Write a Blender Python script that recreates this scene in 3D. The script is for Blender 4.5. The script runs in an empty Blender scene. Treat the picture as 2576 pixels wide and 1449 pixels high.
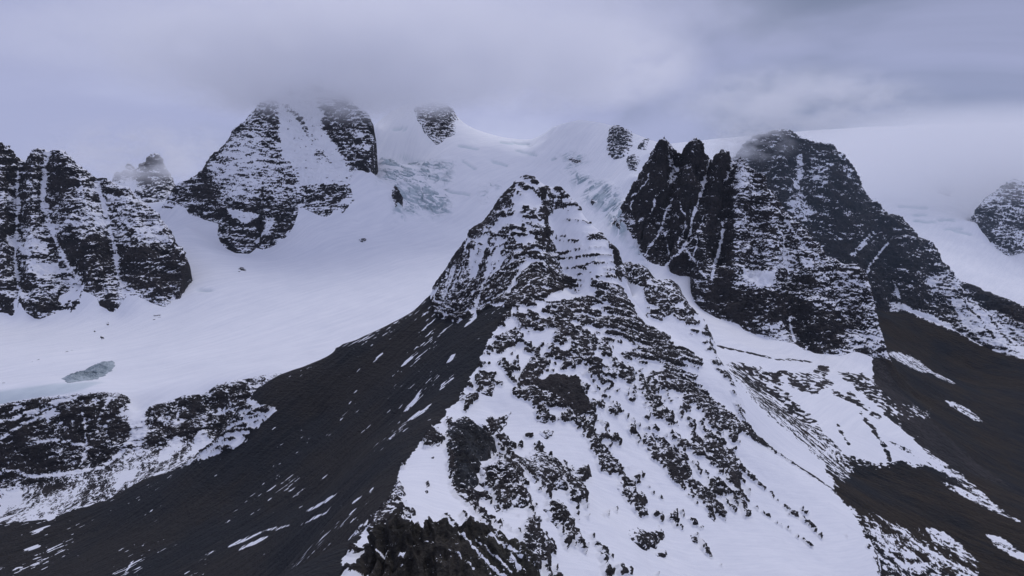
import bpy, math, random, time
import numpy as np
T0 = time.time()
scn = bpy.context.scene
R = math.radians
# ---------------------------------------------------------------- camera, sky, sun, exposure
F, PIT = 1839.0, R(7.6)           # focal length in traced pixels (photo traced at 2576 px wide), downward pitch
cam_d = bpy.data.cameras.new('camera'); cam = bpy.data.objects.new('camera', cam_d)
scn.collection.objects.link(cam); scn.camera = cam
cam_d.sensor_width = 36.0; cam_d.lens = 36.0 * F / 2576.0
cam_d.clip_start = 1.0; cam_d.clip_end = 60000.0
cam.location = (0, 0, 0); cam.rotation_euler = (R(90) - PIT, 0, 0)

SUN_EL, SUN_AZ = R(58), R(-35)    # veiled sun, high, ahead to the left
world = bpy.data.worlds.new('World'); scn.world = world; world.use_nodes = True
wn, wl = world.node_tree.nodes, world.node_tree.links
wn.clear()
w_out = wn.new('ShaderNodeOutputWorld'); w_bg = wn.new('ShaderNodeBackground'); w_bg.inputs['Strength'].default_value = 0.1
w_sky = wn.new('ShaderNodeTexSky'); w_sky.sky_type = 'NISHITA'; w_sky.sun_disc = False
w_sky.sun_elevation = SUN_EL; w_sky.sun_rotation = SUN_AZ; w_sky.altitude = 5000
# overcast layer over the clear sky: lavender-grey cloud with broad soft banks
w_tc = wn.new('ShaderNodeTexCoord'); w_map = wn.new('ShaderNodeMapping'); w_map.inputs['Scale'].default_value = (1.0, 1.0, 2.2); w_map.inputs['Rotation'].default_value = (0, 0, R(-6))
w_n = wn.new('ShaderNodeTexNoise'); w_n.noise_dimensions = '4D'; w_n.inputs['W'].default_value = 10.96; w_n.inputs['Scale'].default_value = 1.25; w_n.inputs['Detail'].default_value = 6; w_n.inputs['Roughness'].default_value = 0.52
w_n.inputs['Distortion'].default_value = 0.6
w_r = wn.new('ShaderNodeValToRGB'); w_r.color_ramp.interpolation = 'EASE'
e = w_r.color_ramp.elements
e[0].position = 0.31; e[0].color = (2.05, 2.4, 3.6, 1)
e[1].position = 0.66; e[1].color = (5.5, 5.8, 7.9, 1)
m_ = e.new(0.5); m_.color = (3.95, 4.22, 6.35, 1)
w_mix = wn.new('ShaderNodeMix'); w_mix.data_type = 'RGBA'; w_mix.inputs['Factor'].default_value = 0.96
wl.new(w_tc.outputs['Generated'], w_map.inputs['Vector']); wl.new(w_map.outputs['Vector'], w_n.inputs['Vector'])
wl.new(w_n.outputs['Fac'], w_r.inputs['Fac'])
wl.new(w_sky.outputs['Color'], w_mix.inputs[6]); wl.new(w_r.outputs['Color'], w_mix.inputs[7])
wl.new(w_mix.outputs[2], w_bg.inputs['Color']); wl.new(w_bg.outputs['Background'], w_out.inputs['Surface'])

sun_d = bpy.data.lights.new('sun', 'SUN'); sun = bpy.data.objects.new('sun', sun_d); scn.collection.objects.link(sun)
sun_d.energy = 0.95; sun_d.angle = R(25); sun_d.color = (1.0, 0.96, 0.92)
sun.rotation_euler = (R(90) - SUN_EL, 0, SUN_AZ + R(180))
scn.view_settings.view_transform = 'Standard'; scn.view_settings.look = 'None'
scn.view_settings.exposure = 0.0; scn.view_settings.gamma = 1.0; scn.view_settings.use_curve_mapping = False
scn.cycles.use_denoising = True; scn.cycles.denoiser = 'OPENIMAGEDENOISE'
scn.cycles.denoising_input_passes = 'RGB_ALBEDO_NORMAL'; scn.cycles.denoising_prefilter = 'ACCURATE'
scn.cycles.max_bounces = 26; scn.cycles.diffuse_bounces = 3; scn.cycles.volume_bounces = 24
scn.cycles.volume_step_rate = 1.0; scn.cycles.volume_max_steps = 96

# ---------------------------------------------------------------- helpers: pixels, noise, interpolation
cp, sp = math.cos(PIT), math.sin(PIT)
def unproj(u, v, Y):
    """traced pixel + distance ahead of the camera -> world point"""
    a = (u - 1288.0) / F; b = (724.5 - v) / F
    dy = cp + b * sp; t = Y / dy
    return np.array([a * t, Y, (-sp + b * cp) * t])
def proj(P):
    fz = P[..., 1] * cp - P[..., 2] * sp
    up = P[..., 1] * sp + P[..., 2] * cp
    fz = np.maximum(fz, 1.0)
    return 1288.0 + F * P[..., 0] / fz, 724.5 - F * up / fz

def _hash(ix, iy, iz, seed):
    h = (ix.astype(np.uint32) * np.uint32(374761393) + iy.astype(np.uint32) * np.uint32(668265263)
         + iz.astype(np.uint32) * np.uint32(1911520717) + np.uint32((seed * 974711) & 0xffffffff))
    h = (h ^ (h >> np.uint32(13))) * np.uint32(1274126177)
    h = (h ^ (h >> np.uint32(16))) * np.uint32(2246822519)
    return h ^ (h >> np.uint32(15))
_G = np.array([[1,1,0],[-1,1,0],[1,-1,0],[-1,-1,0],[1,0,1],[-1,0,1],[1,0,-1],[-1,0,-1],
               [0,1,1],[0,-1,1],[0,1,-1],[0,-1,-1],[1,1,0],[-1,1,0],[0,-1,1],[0,-1,-1]], np.float32)
def noise(x, y, z, seed=0):
    """3-D gradient noise, about -1..1"""
    x = np.asarray(x, np.float64); y = np.asarray(y, np.float64) + 0 * x; z = np.asarray(z, np.float64) + 0 * x
    fx, fy, fz = np.floor(x), np.floor(y), np.floor(z)
    ix, iy, iz = fx.astype(np.int64), fy.astype(np.int64), fz.astype(np.int64)
    x = (x - fx).astype(np.float32); y = (y - fy).astype(np.float32); z = (z - fz).astype(np.float32)
    u = x*x*x*(x*(x*6-15)+10); v = y*y*y*(y*(y*6-15)+10); w = z*z*z*(z*(z*6-15)+10)
    def g(a, b, c):
        G = _G[_hash(ix + a, iy + b, iz + c, seed) & np.uint32(15)]
        return G[..., 0]*(x-a) + G[..., 1]*(y-b) + G[..., 2]*(z-c)
    def lerp(t, a, b): return a + t * (b - a)
    x00 = lerp(u, g(0,0,0), g(1,0,0)); x10 = lerp(u, g(0,1,0), g(1,1,0))
    x01 = lerp(u, g(0,0,1), g(1,0,1)); x11 = lerp(u, g(0,1,1), g(1,1,1))
    return lerp(w, lerp(v, x00, x10), lerp(v, x01, x11))
def fbm(x, y, z, oct=3, seed=0, gain=0.5, lac=2.03):
    s = 0; a = 1.0
    for i in range(oct):
        s = s + a * noise(x, y, z, seed + i * 7); x = x * lac; y = y * lac; z = z * lac; a *= gain
    return s
def ridged(x, y, z, oct=3, seed=0, gain=0.5):
    s = 0; a = 1.0
    for i in range(oct):
        s = s + a * (1 - 2.2 * np.abs(noise(x, y, z, seed + i * 11))); x = x * 2.1; y = y * 2.1; z = z * 2.1; a *= gain
    return s
def cells(x, y, sx, sy, seed):
    """blocky heights: nearest of jittered cell centres, 0..1, and distance to the cell edge"""
    X, Y = x/sx, y/sy; ix, iy = np.floor(X).astype(np.int64), np.floor(Y).astype(np.int64)
    b1 = np.full(x.shape, 9.); b2 = b1.copy(); hv = np.zeros(x.shape)
    for a in (-1, 0, 1):
        for c in (-1, 0, 1):
            h = _hash(ix + a, iy + c, ix * 0, seed)
            px = ix + a + 0.15 + 0.7 * ((h & np.uint32(1023)) / 1023.0); py = iy + c + 0.15 + 0.7 * (((h >> np.uint32(10)) & np.uint32(1023)) / 1023.0)
            d = (X - px) ** 2 + (Y - py) ** 2; v = ((h >> np.uint32(20)) & np.uint32(1023)) / 1023.0
            m = d < b1; b2 = np.where(m, b1, np.minimum(b2, d)); hv = np.where(m, v, hv); b1 = np.where(m, d, b1)
    return hv, np.sqrt(b2) - np.sqrt(b1)
def sstep(a, b, x):
    t = np.clip((x - a) / (b - a), 0, 1); return t * t * (3 - 2 * t)

def dens(line, step):
    """resample a 3-D polyline every `step` metres"""
    P = [np.asarray(p, float) for p in line]; out = [P[0]]
    for a, b in zip(P[:-1], P[1:]):
        n = max(1, int(math.ceil(np.linalg.norm(b - a) / step)))
        for i in range(1, n + 1): out.append(a + (b - a) * i / n)
    return np.array(out)
def L(pts, step=14):
    return dens([unproj(*p) for p in pts], step)
class Surf:
    """height surface through scattered points (kernel r: near-linear between traced lines)"""
    def __init__(s, pts, lam=0.6, merge=5.0):
        P = np.concatenate(pts); key = {}
        for p in P: key.setdefault((round(p[0]/merge), round(p[1]/merge)), []).append(p)
        P = np.array([np.mean(v, axis=0) for v in key.values()])
        s.c = P[:, :2].copy(); s.m = s.c.mean(0); s.sc = 300.0
        n = len(P); X = (s.c - s.m) / s.sc
        A = np.zeros((n + 3, n + 3)); D = np.sqrt(((X[:, None] - X[None]) ** 2).sum(-1))
        A[:n, :n] = -D + np.eye(n) * lam / s.sc * 1.0
        A[:n, n] = 1; A[:n, n+1:] = X; A[n:, :n] = A[:n, n:].T
        s.w = np.linalg.solve(A, np.concatenate([P[:, 2], np.zeros(3)])); s.X = X; s.n = n
    def __call__(s, x, y):
        sh = x.shape; q = np.stack([(x.ravel() - s.m[0]) / s.sc, (y.ravel() - s.m[1]) / s.sc], -1).astype(np.float32)
        X = s.X.astype(np.float32); out = np.empty(len(q)); w = s.w[:s.n].astype(np.float32); x2 = (X ** 2).sum(1)
        for i in range(0, len(q), 20000):
            c = q[i:i+20000]
            d = np.sqrt(np.maximum((c ** 2).sum(1)[:, None] + x2[None] - 2 * c @ X.T, 0))
            out[i:i+20000] = -(d @ w) + s.w[s.n] + c @ s.w[s.n+1:].astype(np.float32)
        return out.reshape(sh)
def sd_poly(x, y, poly):
    """signed distance to a polygon, positive inside"""
    poly = np.asarray(poly, float)[:, :2]; d = np.full(x.shape, 1e18); ins = np.zeros(x.shape, bool)
    for (ax, ay), (bx, by) in zip(poly, np.roll(poly, -1, 0)):
        ex, ey = bx - ax, by - ay; l2 = ex*ex + ey*ey + 1e-9
        t = np.clip(((x - ax) * ex + (y - ay) * ey) / l2, 0, 1)
        d = np.minimum(d, (x - ax - t*ex) ** 2 + (y - ay - t*ey) ** 2)
        c = (ay > y) != (by > y)
        if c.any(): ins ^= c & (x < (bx - ax) * (y - ay) / (by - ay + 1e-12) + ax)
    d = np.sqrt(d); return np.where(ins, d, -d)
def d_line(x, y, pts):
    d = np.full(x.shape, 1e18); s = np.zeros(x.shape); n = len(pts) - 1
    for i, ((ax, ay), (bx, by)) in enumerate(zip(pts[:-1], pts[1:])):
        ex, ey = bx - ax, by - ay; l2 = ex*ex + ey*ey + 1e-9
        t = np.clip(((x - ax) * ex + (y - ay) * ey) / l2, 0, 1)
        q = (x - ax - t*ex) ** 2 + (y - ay - t*ey) ** 2; m = q < d
        s = np.where(m, (i + t) / n, s); d = np.minimum(d, q)
    return np.sqrt(d), s
def paint(U, V, marks, seed=3):
    """marks traced on the ground: ('p', value, softness, polygon) or ('l', value, half width, line[, taper])"""
    out = np.zeros(U.shape)
    Uw = U + 5 * noise(U / 17, V / 17, 0.5, seed) + 2.0 * noise(U / 5, V / 5, 1.5, seed)
    Vw = V + 5 * noise(U / 17, V / 17, 7.5, seed) + 2.0 * noise(U / 5, V / 5, 9.5, seed)
    for m in marks:
        kind, val, w, pts = m[:4]; p = np.asarray(pts, float)
        mg = 14 + 3 * w
        sel = (U > p[:, 0].min() - mg) & (U < p[:, 0].max() + mg) & (V > p[:, 1].min() - mg) & (V < p[:, 1].max() + mg)
        if not sel.any(): continue
        if kind == 'p':
            k = sstep(-w, w, sd_poly(Uw[sel], Vw[sel], p))
        else:
            d, s = d_line(U[sel] + 0.35 * (Uw - U)[sel], V[sel] + 0.35 * (Vw - V)[sel], pts); w_ = w * (0.25 + 0.9 * np.sin(np.pi * np.clip(s, 0.02, 0.98)) ** 0.6) if kind == 't' else w
            k = (1 - sstep(0.6 * w_, 1.3 * w_, d)) * (1 if kind == 't' or w > 9 else 0.62 + 0.38 * sstep(-0.45, 0.15, noise(U[sel]/9, V[sel]/9, 3.3, seed+4)))
        out[sel] = out[sel] * (1 - k) + val * k if val is not None else out[sel] * (1 - k)
    return out

def grid_mesh(name, P, keep, attrs, mat):
    """grid of points (ny,nx,3) -> one mesh object, faces kept where keep (ny-1,nx-1)"""
    ny, nx = P.shape[:2]; idx = np.arange(ny * nx).reshape(ny, nx)
    q = np.stack([idx[:-1, :-1], idx[:-1, 1:], idx[1:, 1:], idx[1:, :-1]], -1)[keep]
    used = np.zeros(ny * nx, bool); used[q.ravel()] = True
    remap = np.cumsum(used) - 1; q = remap[q].astype(np.int32)
    co = P.reshape(-1, 3)[used].astype(np.float32); me = bpy.data.meshes.new(name)
    me.vertices.add(len(co)); me.vertices.foreach_set('co', co.ravel())
    me.loops.add(q.size); me.loops.foreach_set('vertex_index', q.ravel())
    me.polygons.add(len(q)); me.polygons.foreach_set('loop_start', np.arange(0, q.size, 4, dtype=np.int32))
    me.update(calc_edges=True)
    for k, a in attrs.items():
        at = me.attributes.new(k, 'FLOAT', 'POINT'); at.data.foreach_set('value', a.ravel()[used].astype(np.float32))
    me.materials.append(mat); ob = bpy.data.objects.new(name, me); scn.collection.objects.link(ob)
    TRI[0] += 2 * len(q)
    return ob
TRI = [0]
def normals(P):
    du = np.gradient(P, axis=1); dv = np.gradient(P, axis=0)
    n = np.cross(du, dv); n /= np.linalg.norm(n, axis=-1, keepdims=True) + 1e-9
    return np.where(n[..., 2:] < 0, -n, n)
def structure(o, label=None, cat=None):
    o['kind'] = 'structure'
    if label: o['label'] = label
    return o

# ---------------------------------------------------------------- materials
def nodes_of(m):
    m.use_nodes = True; nt = m.node_tree; nt.nodes.clear(); return nt.nodes, nt.links
def mk(n, t, **kw):
    x = n.new(t)
    for k, v in kw.items():
        if k in x.inputs: x.inputs[k].default_value = v
        else: setattr(x, k, v)
    return x
def math_n(n, l, op, a, b=None, clamp=False):
    x = n.new('ShaderNodeMath'); x.operation = op; x.use_clamp = clamp
    for i, s in enumerate((a, b)):
        if s is None: continue
        if isinstance(s, (int, float)): x.inputs[i].default_value = s
        else: l.new(s, x.inputs[i])
    return x.outputs[0]
def mixc(n, l, f, a, b):
    x = n.new('ShaderNodeMix'); x.data_type = 'RGBA'
    for s, i in ((f, 0), (a, 6), (b, 7)):
        if isinstance(s, (int, float, tuple)): x.inputs[i].default_value = s
        else: l.new(s, x.inputs[i])
    return x.outputs[2]
def terrain_material(name, u, rock_a, rock_b, scree_a, scree_b, grain=1.0, dip=0.05, fall=0.0, streak=1.0, ice_a=(0.56, 0.66, 0.69, 1), ice_b=(0.34, 0.45, 0.49, 1)):
    """rock, scree, ice and snow; the attributes snow / brown / ice say what lies where.
    u: metres of the finest grain, dip: tilt of the strata, fall: heading of the fall line on scree and snow"""
    m = bpy.data.materials.new(name); n, l = nodes_of(m)
    out = mk(n, 'ShaderNodeOutputMaterial'); bs = mk(n, 'ShaderNodeBsdfPrincipled', Roughness=0.9)
    geo = mk(n, 'ShaderNodeNewGeometry'); pos = geo.outputs['Position']
    def att(k):
        a = mk(n, 'ShaderNodeAttribute'); a.attribute_name = k; return a.outputs['Fac']
    def rng(s, a, b, c=0.0, d=1.0, smooth=False):
        x = mk(n, 'ShaderNodeMapRange'); l.new(s, x.inputs['Value'])
        if smooth: x.interpolation_type = 'SMOOTHSTEP'
        for k, v in zip(('From Min', 'From Max', 'To Min', 'To Max'), (a, b, c, d)): x.inputs[k].default_value = v
        return x.outputs[0]
    def tex(vec, scale=1.0, det=2.0, rough=0.6, dist=0.0):
        x = mk(n, 'ShaderNodeTexNoise', Scale=scale, Detail=det, Roughness=rough, Distortion=dist); l.new(vec, x.inputs['Vector']); return x.outputs['Fac']
    def mapped(sx, sy, sz, rot=(0, 0, 0), src=None):
        x = mk(n, 'ShaderNodeMapping'); x.inputs['Scale'].default_value = (sx, sy, sz); l.new(src or pos, x.inputs['Vector'])
        if any(rot):
            y = mk(n, 'ShaderNodeMapping'); y.inputs['Rotation'].default_value = rot; l.new(pos, y.inputs['Vector']); l.new(y.outputs[0], x.inputs['Vector'])
        return x.outputs[0]
    snow, brown, ice = att('snow'), att('brown'), att('ice')
    strata = tex(mapped(1/(11*u), 1/(11*u), 1/(1.55*u), (0, math.atan(dip), 0)), det=3.0, rough=0.65)
    speck = tex(mapped(1/(2.1*u), 1/(2.1*u), 1/(1.6*u)), det=2.0)
    vein = tex(mapped(1/(4.5*u), 1/(4.5*u), 1/(11*u)), det=3.0, dist=0.8)
    ledge = tex(mapped(1/(17*u), 1/(17*u), 1/(4.2*u), (0, math.atan(dip), 0)), det=2.0, dist=0.35)
    ledge2 = tex(mapped(1/(7*u), 1/(7*u), 1/(2.3*u), (0, math.atan(dip), 0)), det=2.0, dist=0.5)
    broad = tex(mapped(1/(22*u), 1/(22*u), 1/(14*u)), det=4.0)
    wide = tex(pos, scale=0.011, det=4.0)
    down = tex(mapped(1/(30*u), 1/(2.2*u), 1/(30*u), (0, 0, -fall)), det=4.0, rough=0.65)
    # rock
    rock = mixc(n, l, rng(broad, 0.36, 0.64), rock_a, rock_b)
    # scree: colour bands and fine runnels down the fall line
    scree = mixc(n, l, rng(math_n(n, l, 'ADD', wide, math_n(n, l, 'MULTIPLY', math_n(n, l, 'SUBTRACT', down, 0.5), 0.55)), 0.40, 0.60), scree_a, scree_b)
    base = mixc(n, l, brown, rock, scree)
    gain_r = rng(speck, 0.3, 0.7, 0.62, 1.4); gain_s = math_n(n, l, 'MULTIPLY', rng(down, 0.3, 0.7, 1 - 0.38 * streak, 1 + 0.45 * streak), rng(speck, 0.3, 0.7, 0.8, 1.22))
    mixf = mk(n, 'ShaderNodeMix'); l.new(brown, mixf.inputs[0]); l.new(gain_r, mixf.inputs[2]); l.new(gain_s, mixf.inputs[3])
    sc = mk(n, 'ShaderNodeVectorMath'); sc.operation = 'SCALE'; l.new(base, sc.inputs[0]); l.new(mixf.outputs[0], sc.inputs['Scale'])
    # ice
    icec = mixc(n, l, rng(broad, 0.35, 0.65), ice_a, ice_b)
    # snow cover: score + strata + speckle + thin veins, sharp edge
    k = math_n(n, l, 'MULTIPLY', math_n(n, l, 'SUBTRACT', strata, 0.5), 1.7 * grain)
    k = math_n(n, l, 'ADD', k, math_n(n, l, 'MULTIPLY', math_n(n, l, 'SUBTRACT', speck, 0.5), 0.9 * grain))
    def thread(t, w, a):
        return rng(math_n(n, l, 'ABSOLUTE', math_n(n, l, 'SUBTRACT', t, 0.5)), 0.0, w, a * grain, 0.0)
    k = math_n(n, l, 'ADD', k, thread(vein, 0.040, 0.45))
    k = math_n(n, l, 'ADD', k, thread(ledge, 0.050, 0.55))
    k = math_n(n, l, 'ADD', k, thread(ledge2, 0.055, 0.34))
    k = math_n(n, l, 'SUBTRACT', k, 0.30 * grain)
    inv_b = math_n(n, l, 'SUBTRACT', 1.0, math_n(n, l, 'MULTIPLY', brown, 0.45))
    s = math_n(n, l, 'ADD', snow, math_n(n, l, 'MULTIPLY', k, inv_b))
    cov = rng(s, 0.44, 0.56, smooth=True)
    sn = mixc(n, l, rng(math_n(n, l, 'ADD', math_n(n, l, 'MULTIPLY', down, 0.6), math_n(n, l, 'MULTIPLY', wide, 0.4)), 0.36, 0.64), (0.79, 0.81, 0.85, 1), (0.90, 0.91, 0.93, 1))
    c1 = mixc(n, l, cov, sc.outputs[0], sn)
    c2 = mixc(n, l, ice, c1, icec)
    l.new(c2, bs.inputs['Base Color'])
    l.new(rng(cov, 0, 1, 0.93, 0.72), bs.inputs['Roughness']); bs.inputs['Specular IOR Level'].default_value = 0.2
    # fine relief: strong on rock, slight on snow
    hgt = math_n(n, l, 'ADD', math_n(n, l, 'ADD', speck, math_n(n, l, 'MULTIPLY', strata, 1.6)), math_n(n, l, 'MULTIPLY', broad, 2.5))
    stg = math_n(n, l, 'ADD', math_n(n, l, 'MULTIPLY', math_n(n, l, 'SUBTRACT', 1.0, cov), 0.8), 0.07)
    bp = mk(n, 'ShaderNodeBump'); bp.inputs['Distance'].default_value = u * 1.6; l.new(stg, bp.inputs['Strength']); l.new(hgt, bp.inputs['Height'])
    l.new(bp.outputs[0], bs.inputs['Normal'])
    l.new(bs.outputs[0], out.inputs['Surface'])
    return m
RA, RB = (0.020, 0.019, 0.020, 1), (0.040, 0.035, 0.034, 1)
BA, BB = (0.019, 0.021, 0.024, 1), (0.028, 0.026, 0.0245, 1)
VA, VB = (0.010, 0.012, 0.015, 1), (0.025, 0.019, 0.013, 1)
M_but = terrain_material('buttress_rock', 1.9, RA, RB, BA, BB, dip=0.02, grain=0.85)
M_spi = terrain_material('spire_rock', 1.8, RA, RB, BA, BB, dip=-0.08, grain=0.85)
M_mas = terrain_material('massif_rock', 2.4, RA, RB, BA, BB, dip=0.14, grain=0.85)
M_cli = terrain_material('cliff_rock', 1.1, RA, RB, BA, BB, dip=-0.18)
M_far = terrain_material('far_rock_and_snow', 2.6, RA, RB, BA, BB)
M_near = terrain_material('near_rock_and_snow', 0.9, RA, RB, BA, BB, fall=R(30), dip=0.08, grain=0.55, streak=0.75)
M_wall = terrain_material('grey_wall_rock', 0.85, (0.045, 0.049, 0.054, 1), (0.020, 0.019, 0.019, 1), BA, BB)
M_crag = terrain_material('crag_rock', 0.55, (0.017, 0.016, 0.014, 1), (0.046, 0.041, 0.034, 1), (0.030, 0.030, 0.024, 1), (0.050, 0.048, 0.036, 1), fall=R(-40))
M_iceclf = terrain_material('ice_cliff_ice', 0.9, RA, RB, BA, BB, ice_a=(0.40, 0.47, 0.50, 1), ice_b=(0.17, 0.23, 0.26, 1))
M_glac = terrain_material('glacier_snow', 3.0, RA, RB, BA, BB, grain=0.35, fall=R(50))
M_val = terrain_material('valley_scree', 1.4, VA, VB, VA, VB, fall=R(-35), grain=0.9, streak=1.35)
# ---------------------------------------------------------------- traced lines (pixel, pixel, metres ahead)
# left buttress
BUT_SKY = [(-260,330,1400),(-150,352,1420),(-60,345,1440),(0,354,1450),(23,369,1450),(30,384,1450),(55,401,1452),(58,414,1454),(72,394,1450),(80,376,1448),(97,373,1448),(117,380,1452),
    (143,378,1446),(157,383,1446),(170,398,1446),(190,421,1446),(213,431,1446),(237,449,1448),(267,449,1442),(287,468,1440),(320,473,1436),(323,488,1434),(340,498,1432),(362,513,1428),
    (372,534,1422),(393,537,1420),(405,561,1412),(427,598,1400),(443,614,1392),(460,644,1380),(483,681,1362),(488,712,1340),(472,744,1318),(440,778,1296)]
BUT_BASE = [(-260,800,1240),(-100,795,1250),(0,787,1260),(30,797,1258),(43,784,1262),(47,740,1275),(67,787,1262),(100,807,1256),(127,791,1262),(180,791,1264),(200,777,1270),(206,725,1292),(243,745,1286),(250,768,1278),
    (290,786,1272),(318,742,1290),(340,743,1290),(383,764,1286),(437,779,1284)]
BUT_F = [(13.0,[(117,384),(113,434),(110,501),(120,541),(133,578),(147,618),(160,652),(187,694),(205,724)]),
    (11.0,[(243,456),(257,501),(267,541),(277,578),(287,611),(292,651),(297,694),(312,735)]),
    (9.0,[(47,425),(43,470),(47,520),(43,580),(40,650),(44,720)]),
    (-7.0,[(85,385),(80,470),(75,560),(70,650),(90,780)]),(-8.0,[(150,386),(165,470),(180,560),(220,640),(215,690)]),
    (-6.0,[(215,440),(235,520),(245,600),(255,680),(280,770)]),(-7.0,[(330,500),(345,560),(360,640),(390,740)]),(-4.0,[(20,380),(15,500),(15,640),(25,780)]),
    (7.0,[(345,500),(372,540),(395,600),(420,650)])]
# big pyramid
PYR_SKY = [(425,492,1840),(447,464,1850),(477,451,1865),(507,431,1880),(520,414,1890),(530,391,1895),(560,371,1905),(573,351,1912),(580,331,1920),(617,308,1935),(637,284,1945),(653,264,1950),
    (690,235,1965),(740,205,1980),(800,215,1990),(860,238,2000),(885,251,2000),(900,281,1995),(925,301,1990),(942,324,1985),(944,341,1980),(949,401,1935),(938,425,1910)]
PYR_BASE = [(407,521,1790),(443,514,1790),(467,521,1780),(477,541,1760),(500,546,1750),(520,554,1735),(550,563,1720),(545,594,1690),(560,621,1660),(593,638,1640),(627,638,1640),(645,620,1660),(663,626,1655),
    (700,611,1670),(727,591,1690),(742,561,1710),(755,522,1750),(777,530,1745),(817,548,1735),(840,526,1760),(859,538,1755),(889,500,1800),(880,455,1850),(895,425,1885),(932,428,1895)]
PYR_F = [(-14,[(653,270),(665,330),(650,400),(640,480),(660,560),(680,600)]),(16,[(735,260),(760,340),(740,420),(700,500),(690,540)]),(14,[(650,520),(660,560),(655,610)]),
    (-10,[(520,420),(530,480),(560,540),(590,620)]),(-14,[(870,260),(885,330),(910,390),(925,420)]),(12,[(800,280),(840,350),(870,420)]),(-8,[(800,400),(810,470),(830,530)]),(-10,[(470,470),(480,520)])]
# black spires
SPI_SKY = [(1566,512,1445),(1576,495,1448),(1586,475,1448),(1616,441,1446),(1626,418,1445),(1639,406,1442),(1636,391,1440),(1652,366,1433),(1672,341,1426),(1686,362,1432),(1704,388,1442),(1716,392,1442),(1724,369,1430),
    (1737,357,1422),(1751,346,1417),(1762,356,1421),(1775,384,1426),(1784,411,1434),(1794,410,1434),(1803,388,1420),(1817,375,1411),(1831,386,1412),(1842,410,1418),(1852,408,1414),(1862,392,1406),(1879,405,1402),
    (1906,428,1392),(1922,441,1388),(1942,481,1375),(1962,521,1362),(1996,551,1350),(2042,601,1335),(2076,635,1322),(2109,661,1312),(2156,688,1295),(2187,721,1275),(2210,748,1258),(2227,788,1238),(2237,850,1205)]
SPI_BASE = [(1559,528,1435),(1559,561,1410),(1586,588,1390),(1602,635,1350),(1626,658,1325),(1662,671,1310),(1682,668,1312),(1689,685,1300),(1709,695,1295),(1736,695,1295),(1738,735,1260),(1747,761,1240),(1764,778,1228),(1807,804,1210),
    (1857,814,1205),(1870,831,1195),(1927,851,1185),(1970,858,1180),(2000,864,1178),(2050,901,1150),(2100,898,1152),(2154,884,1165),(2194,898,1160),(2240,904,1165)]
SPI_F = [(22,[(1707,385),(1695,440),(1680,500),(1650,570),(1620,630)]),(24,[(1785,405),(1775,460),(1760,510),(1745,560),(1730,610),(1690,655)]),(22,[(1846,406),(1830,450),(1815,500),(1812,560),(1806,620),(1790,690)]),
    (-14,[(1672,352),(1655,420),(1640,480),(1630,560)]),(-16,[(1755,360),(1735,440),(1715,520),(1700,600),(1690,650)]),(-16,[(1825,388),(1805,450),(1785,540),(1770,640),(1775,740)]),
    (-10,[(1868,402),(1860,480),(1855,560),(1850,660),(1850,780)]),(14,[(1910,440),(1900,520),(1895,620),(1885,700)]),(-10,[(1950,510),(1945,600),(1940,700),(1930,820)]),
    (14,[(1975,560),(1978,640),(1982,740),(1985,840)]),(-10,[(2030,600),(2035,700),(2040,800)]),(10,[(2095,680),(2120,760),(2130,850)]),(-8,[(2160,720),(2170,800),(2185,880)])]
# massif behind the spires
MAS_SKY = [(1800,420,1860),(1852,395,1860),(1869,365,1860),(1896,341,1858),(1929,332,1856),(1956,322,1855),(1996,328,1852),(2009,347,1850),(2042,355,1848),(2076,360,1846),(2102,363,1845),(2106,380,1843),(2119,383,1842),(2129,401,1840),
    (2156,438,1832),(2169,468,1826),(2182,495,1820),(2192,505,1818),(2216,515,1812),(2242,535,1805),(2269,545,1800),(2286,568,1790),(2309,595,1775),(2334,603,1768),(2348,606,1765),(2369,653,1745),(2387,675,1730),(2413,705,1710),(2428,711,1705),(2454,718,1700),(2502,742,1690),(2547,764,1680),(2600,795,1660),(2750,870,1600)]
MAS_BASE = [(1900,620,1640),(2050,720,1620),(2180,772,1630),(2230,786,1640),(2284,780,1640),(2337,804,1620),(2400,828,1590),(2450,858,1560),(2500,884,1530),(2540,893,1515),(2600,900,1500),(2750,960,1450)]
MAS_F = [(16,[(2009,355),(2015,420),(2010,470),(2030,540),(2070,620)]),(-12,[(2060,362),(2080,450),(2130,540),(2180,640),(2210,740)]),(-10,[(1960,335),(1985,420),(2000,500)]),
    (14,[(2160,450),(2200,560),(2230,680),(2245,760)]),(-10,[(2240,540),(2280,640),(2310,740)]),(10,[(2345,615),(2350,700),(2370,780)]),(-8,[(2390,690),(2440,780),(2510,870)]),(8,[(2430,730),(2500,800),(2560,870)])]
# far right peak, far left peaks
FAR_SKY = [(2452,548,2500),(2461,523,2530),(2480,501,2560),(2502,483,2580),(2532,460,2600),(2552,448,2600),(2576,464,2600),(2640,440,2600),(2750,420,2600)]
FAR_BASE = [(2456,558,2480),(2480,594,2440),(2502,623,2410),(2535,645,2390),(2576,636,2400),(2640,660,2380),(2750,700,2350)]
FAR_F = [(-15,[(2545,460),(2530,540),(2540,620)])]
BAK_SKY = [(272,470,2300),(283,440,2320),(293,431,2320),(305,433,2320),(323,411,2330),(336,420,2330),(347,434,2330),(360,420,2310),(367,401,2300),(393,385,2300),(413,406,2300),(424,440,2290),(436,476,2270)]
BAK_BASE = [(270,500,2260),(300,482,2240),(330,470,2240),(345,500,2200),(380,520,2160),(410,512,2170),(436,490,2200)]
BAK_F = []
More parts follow.
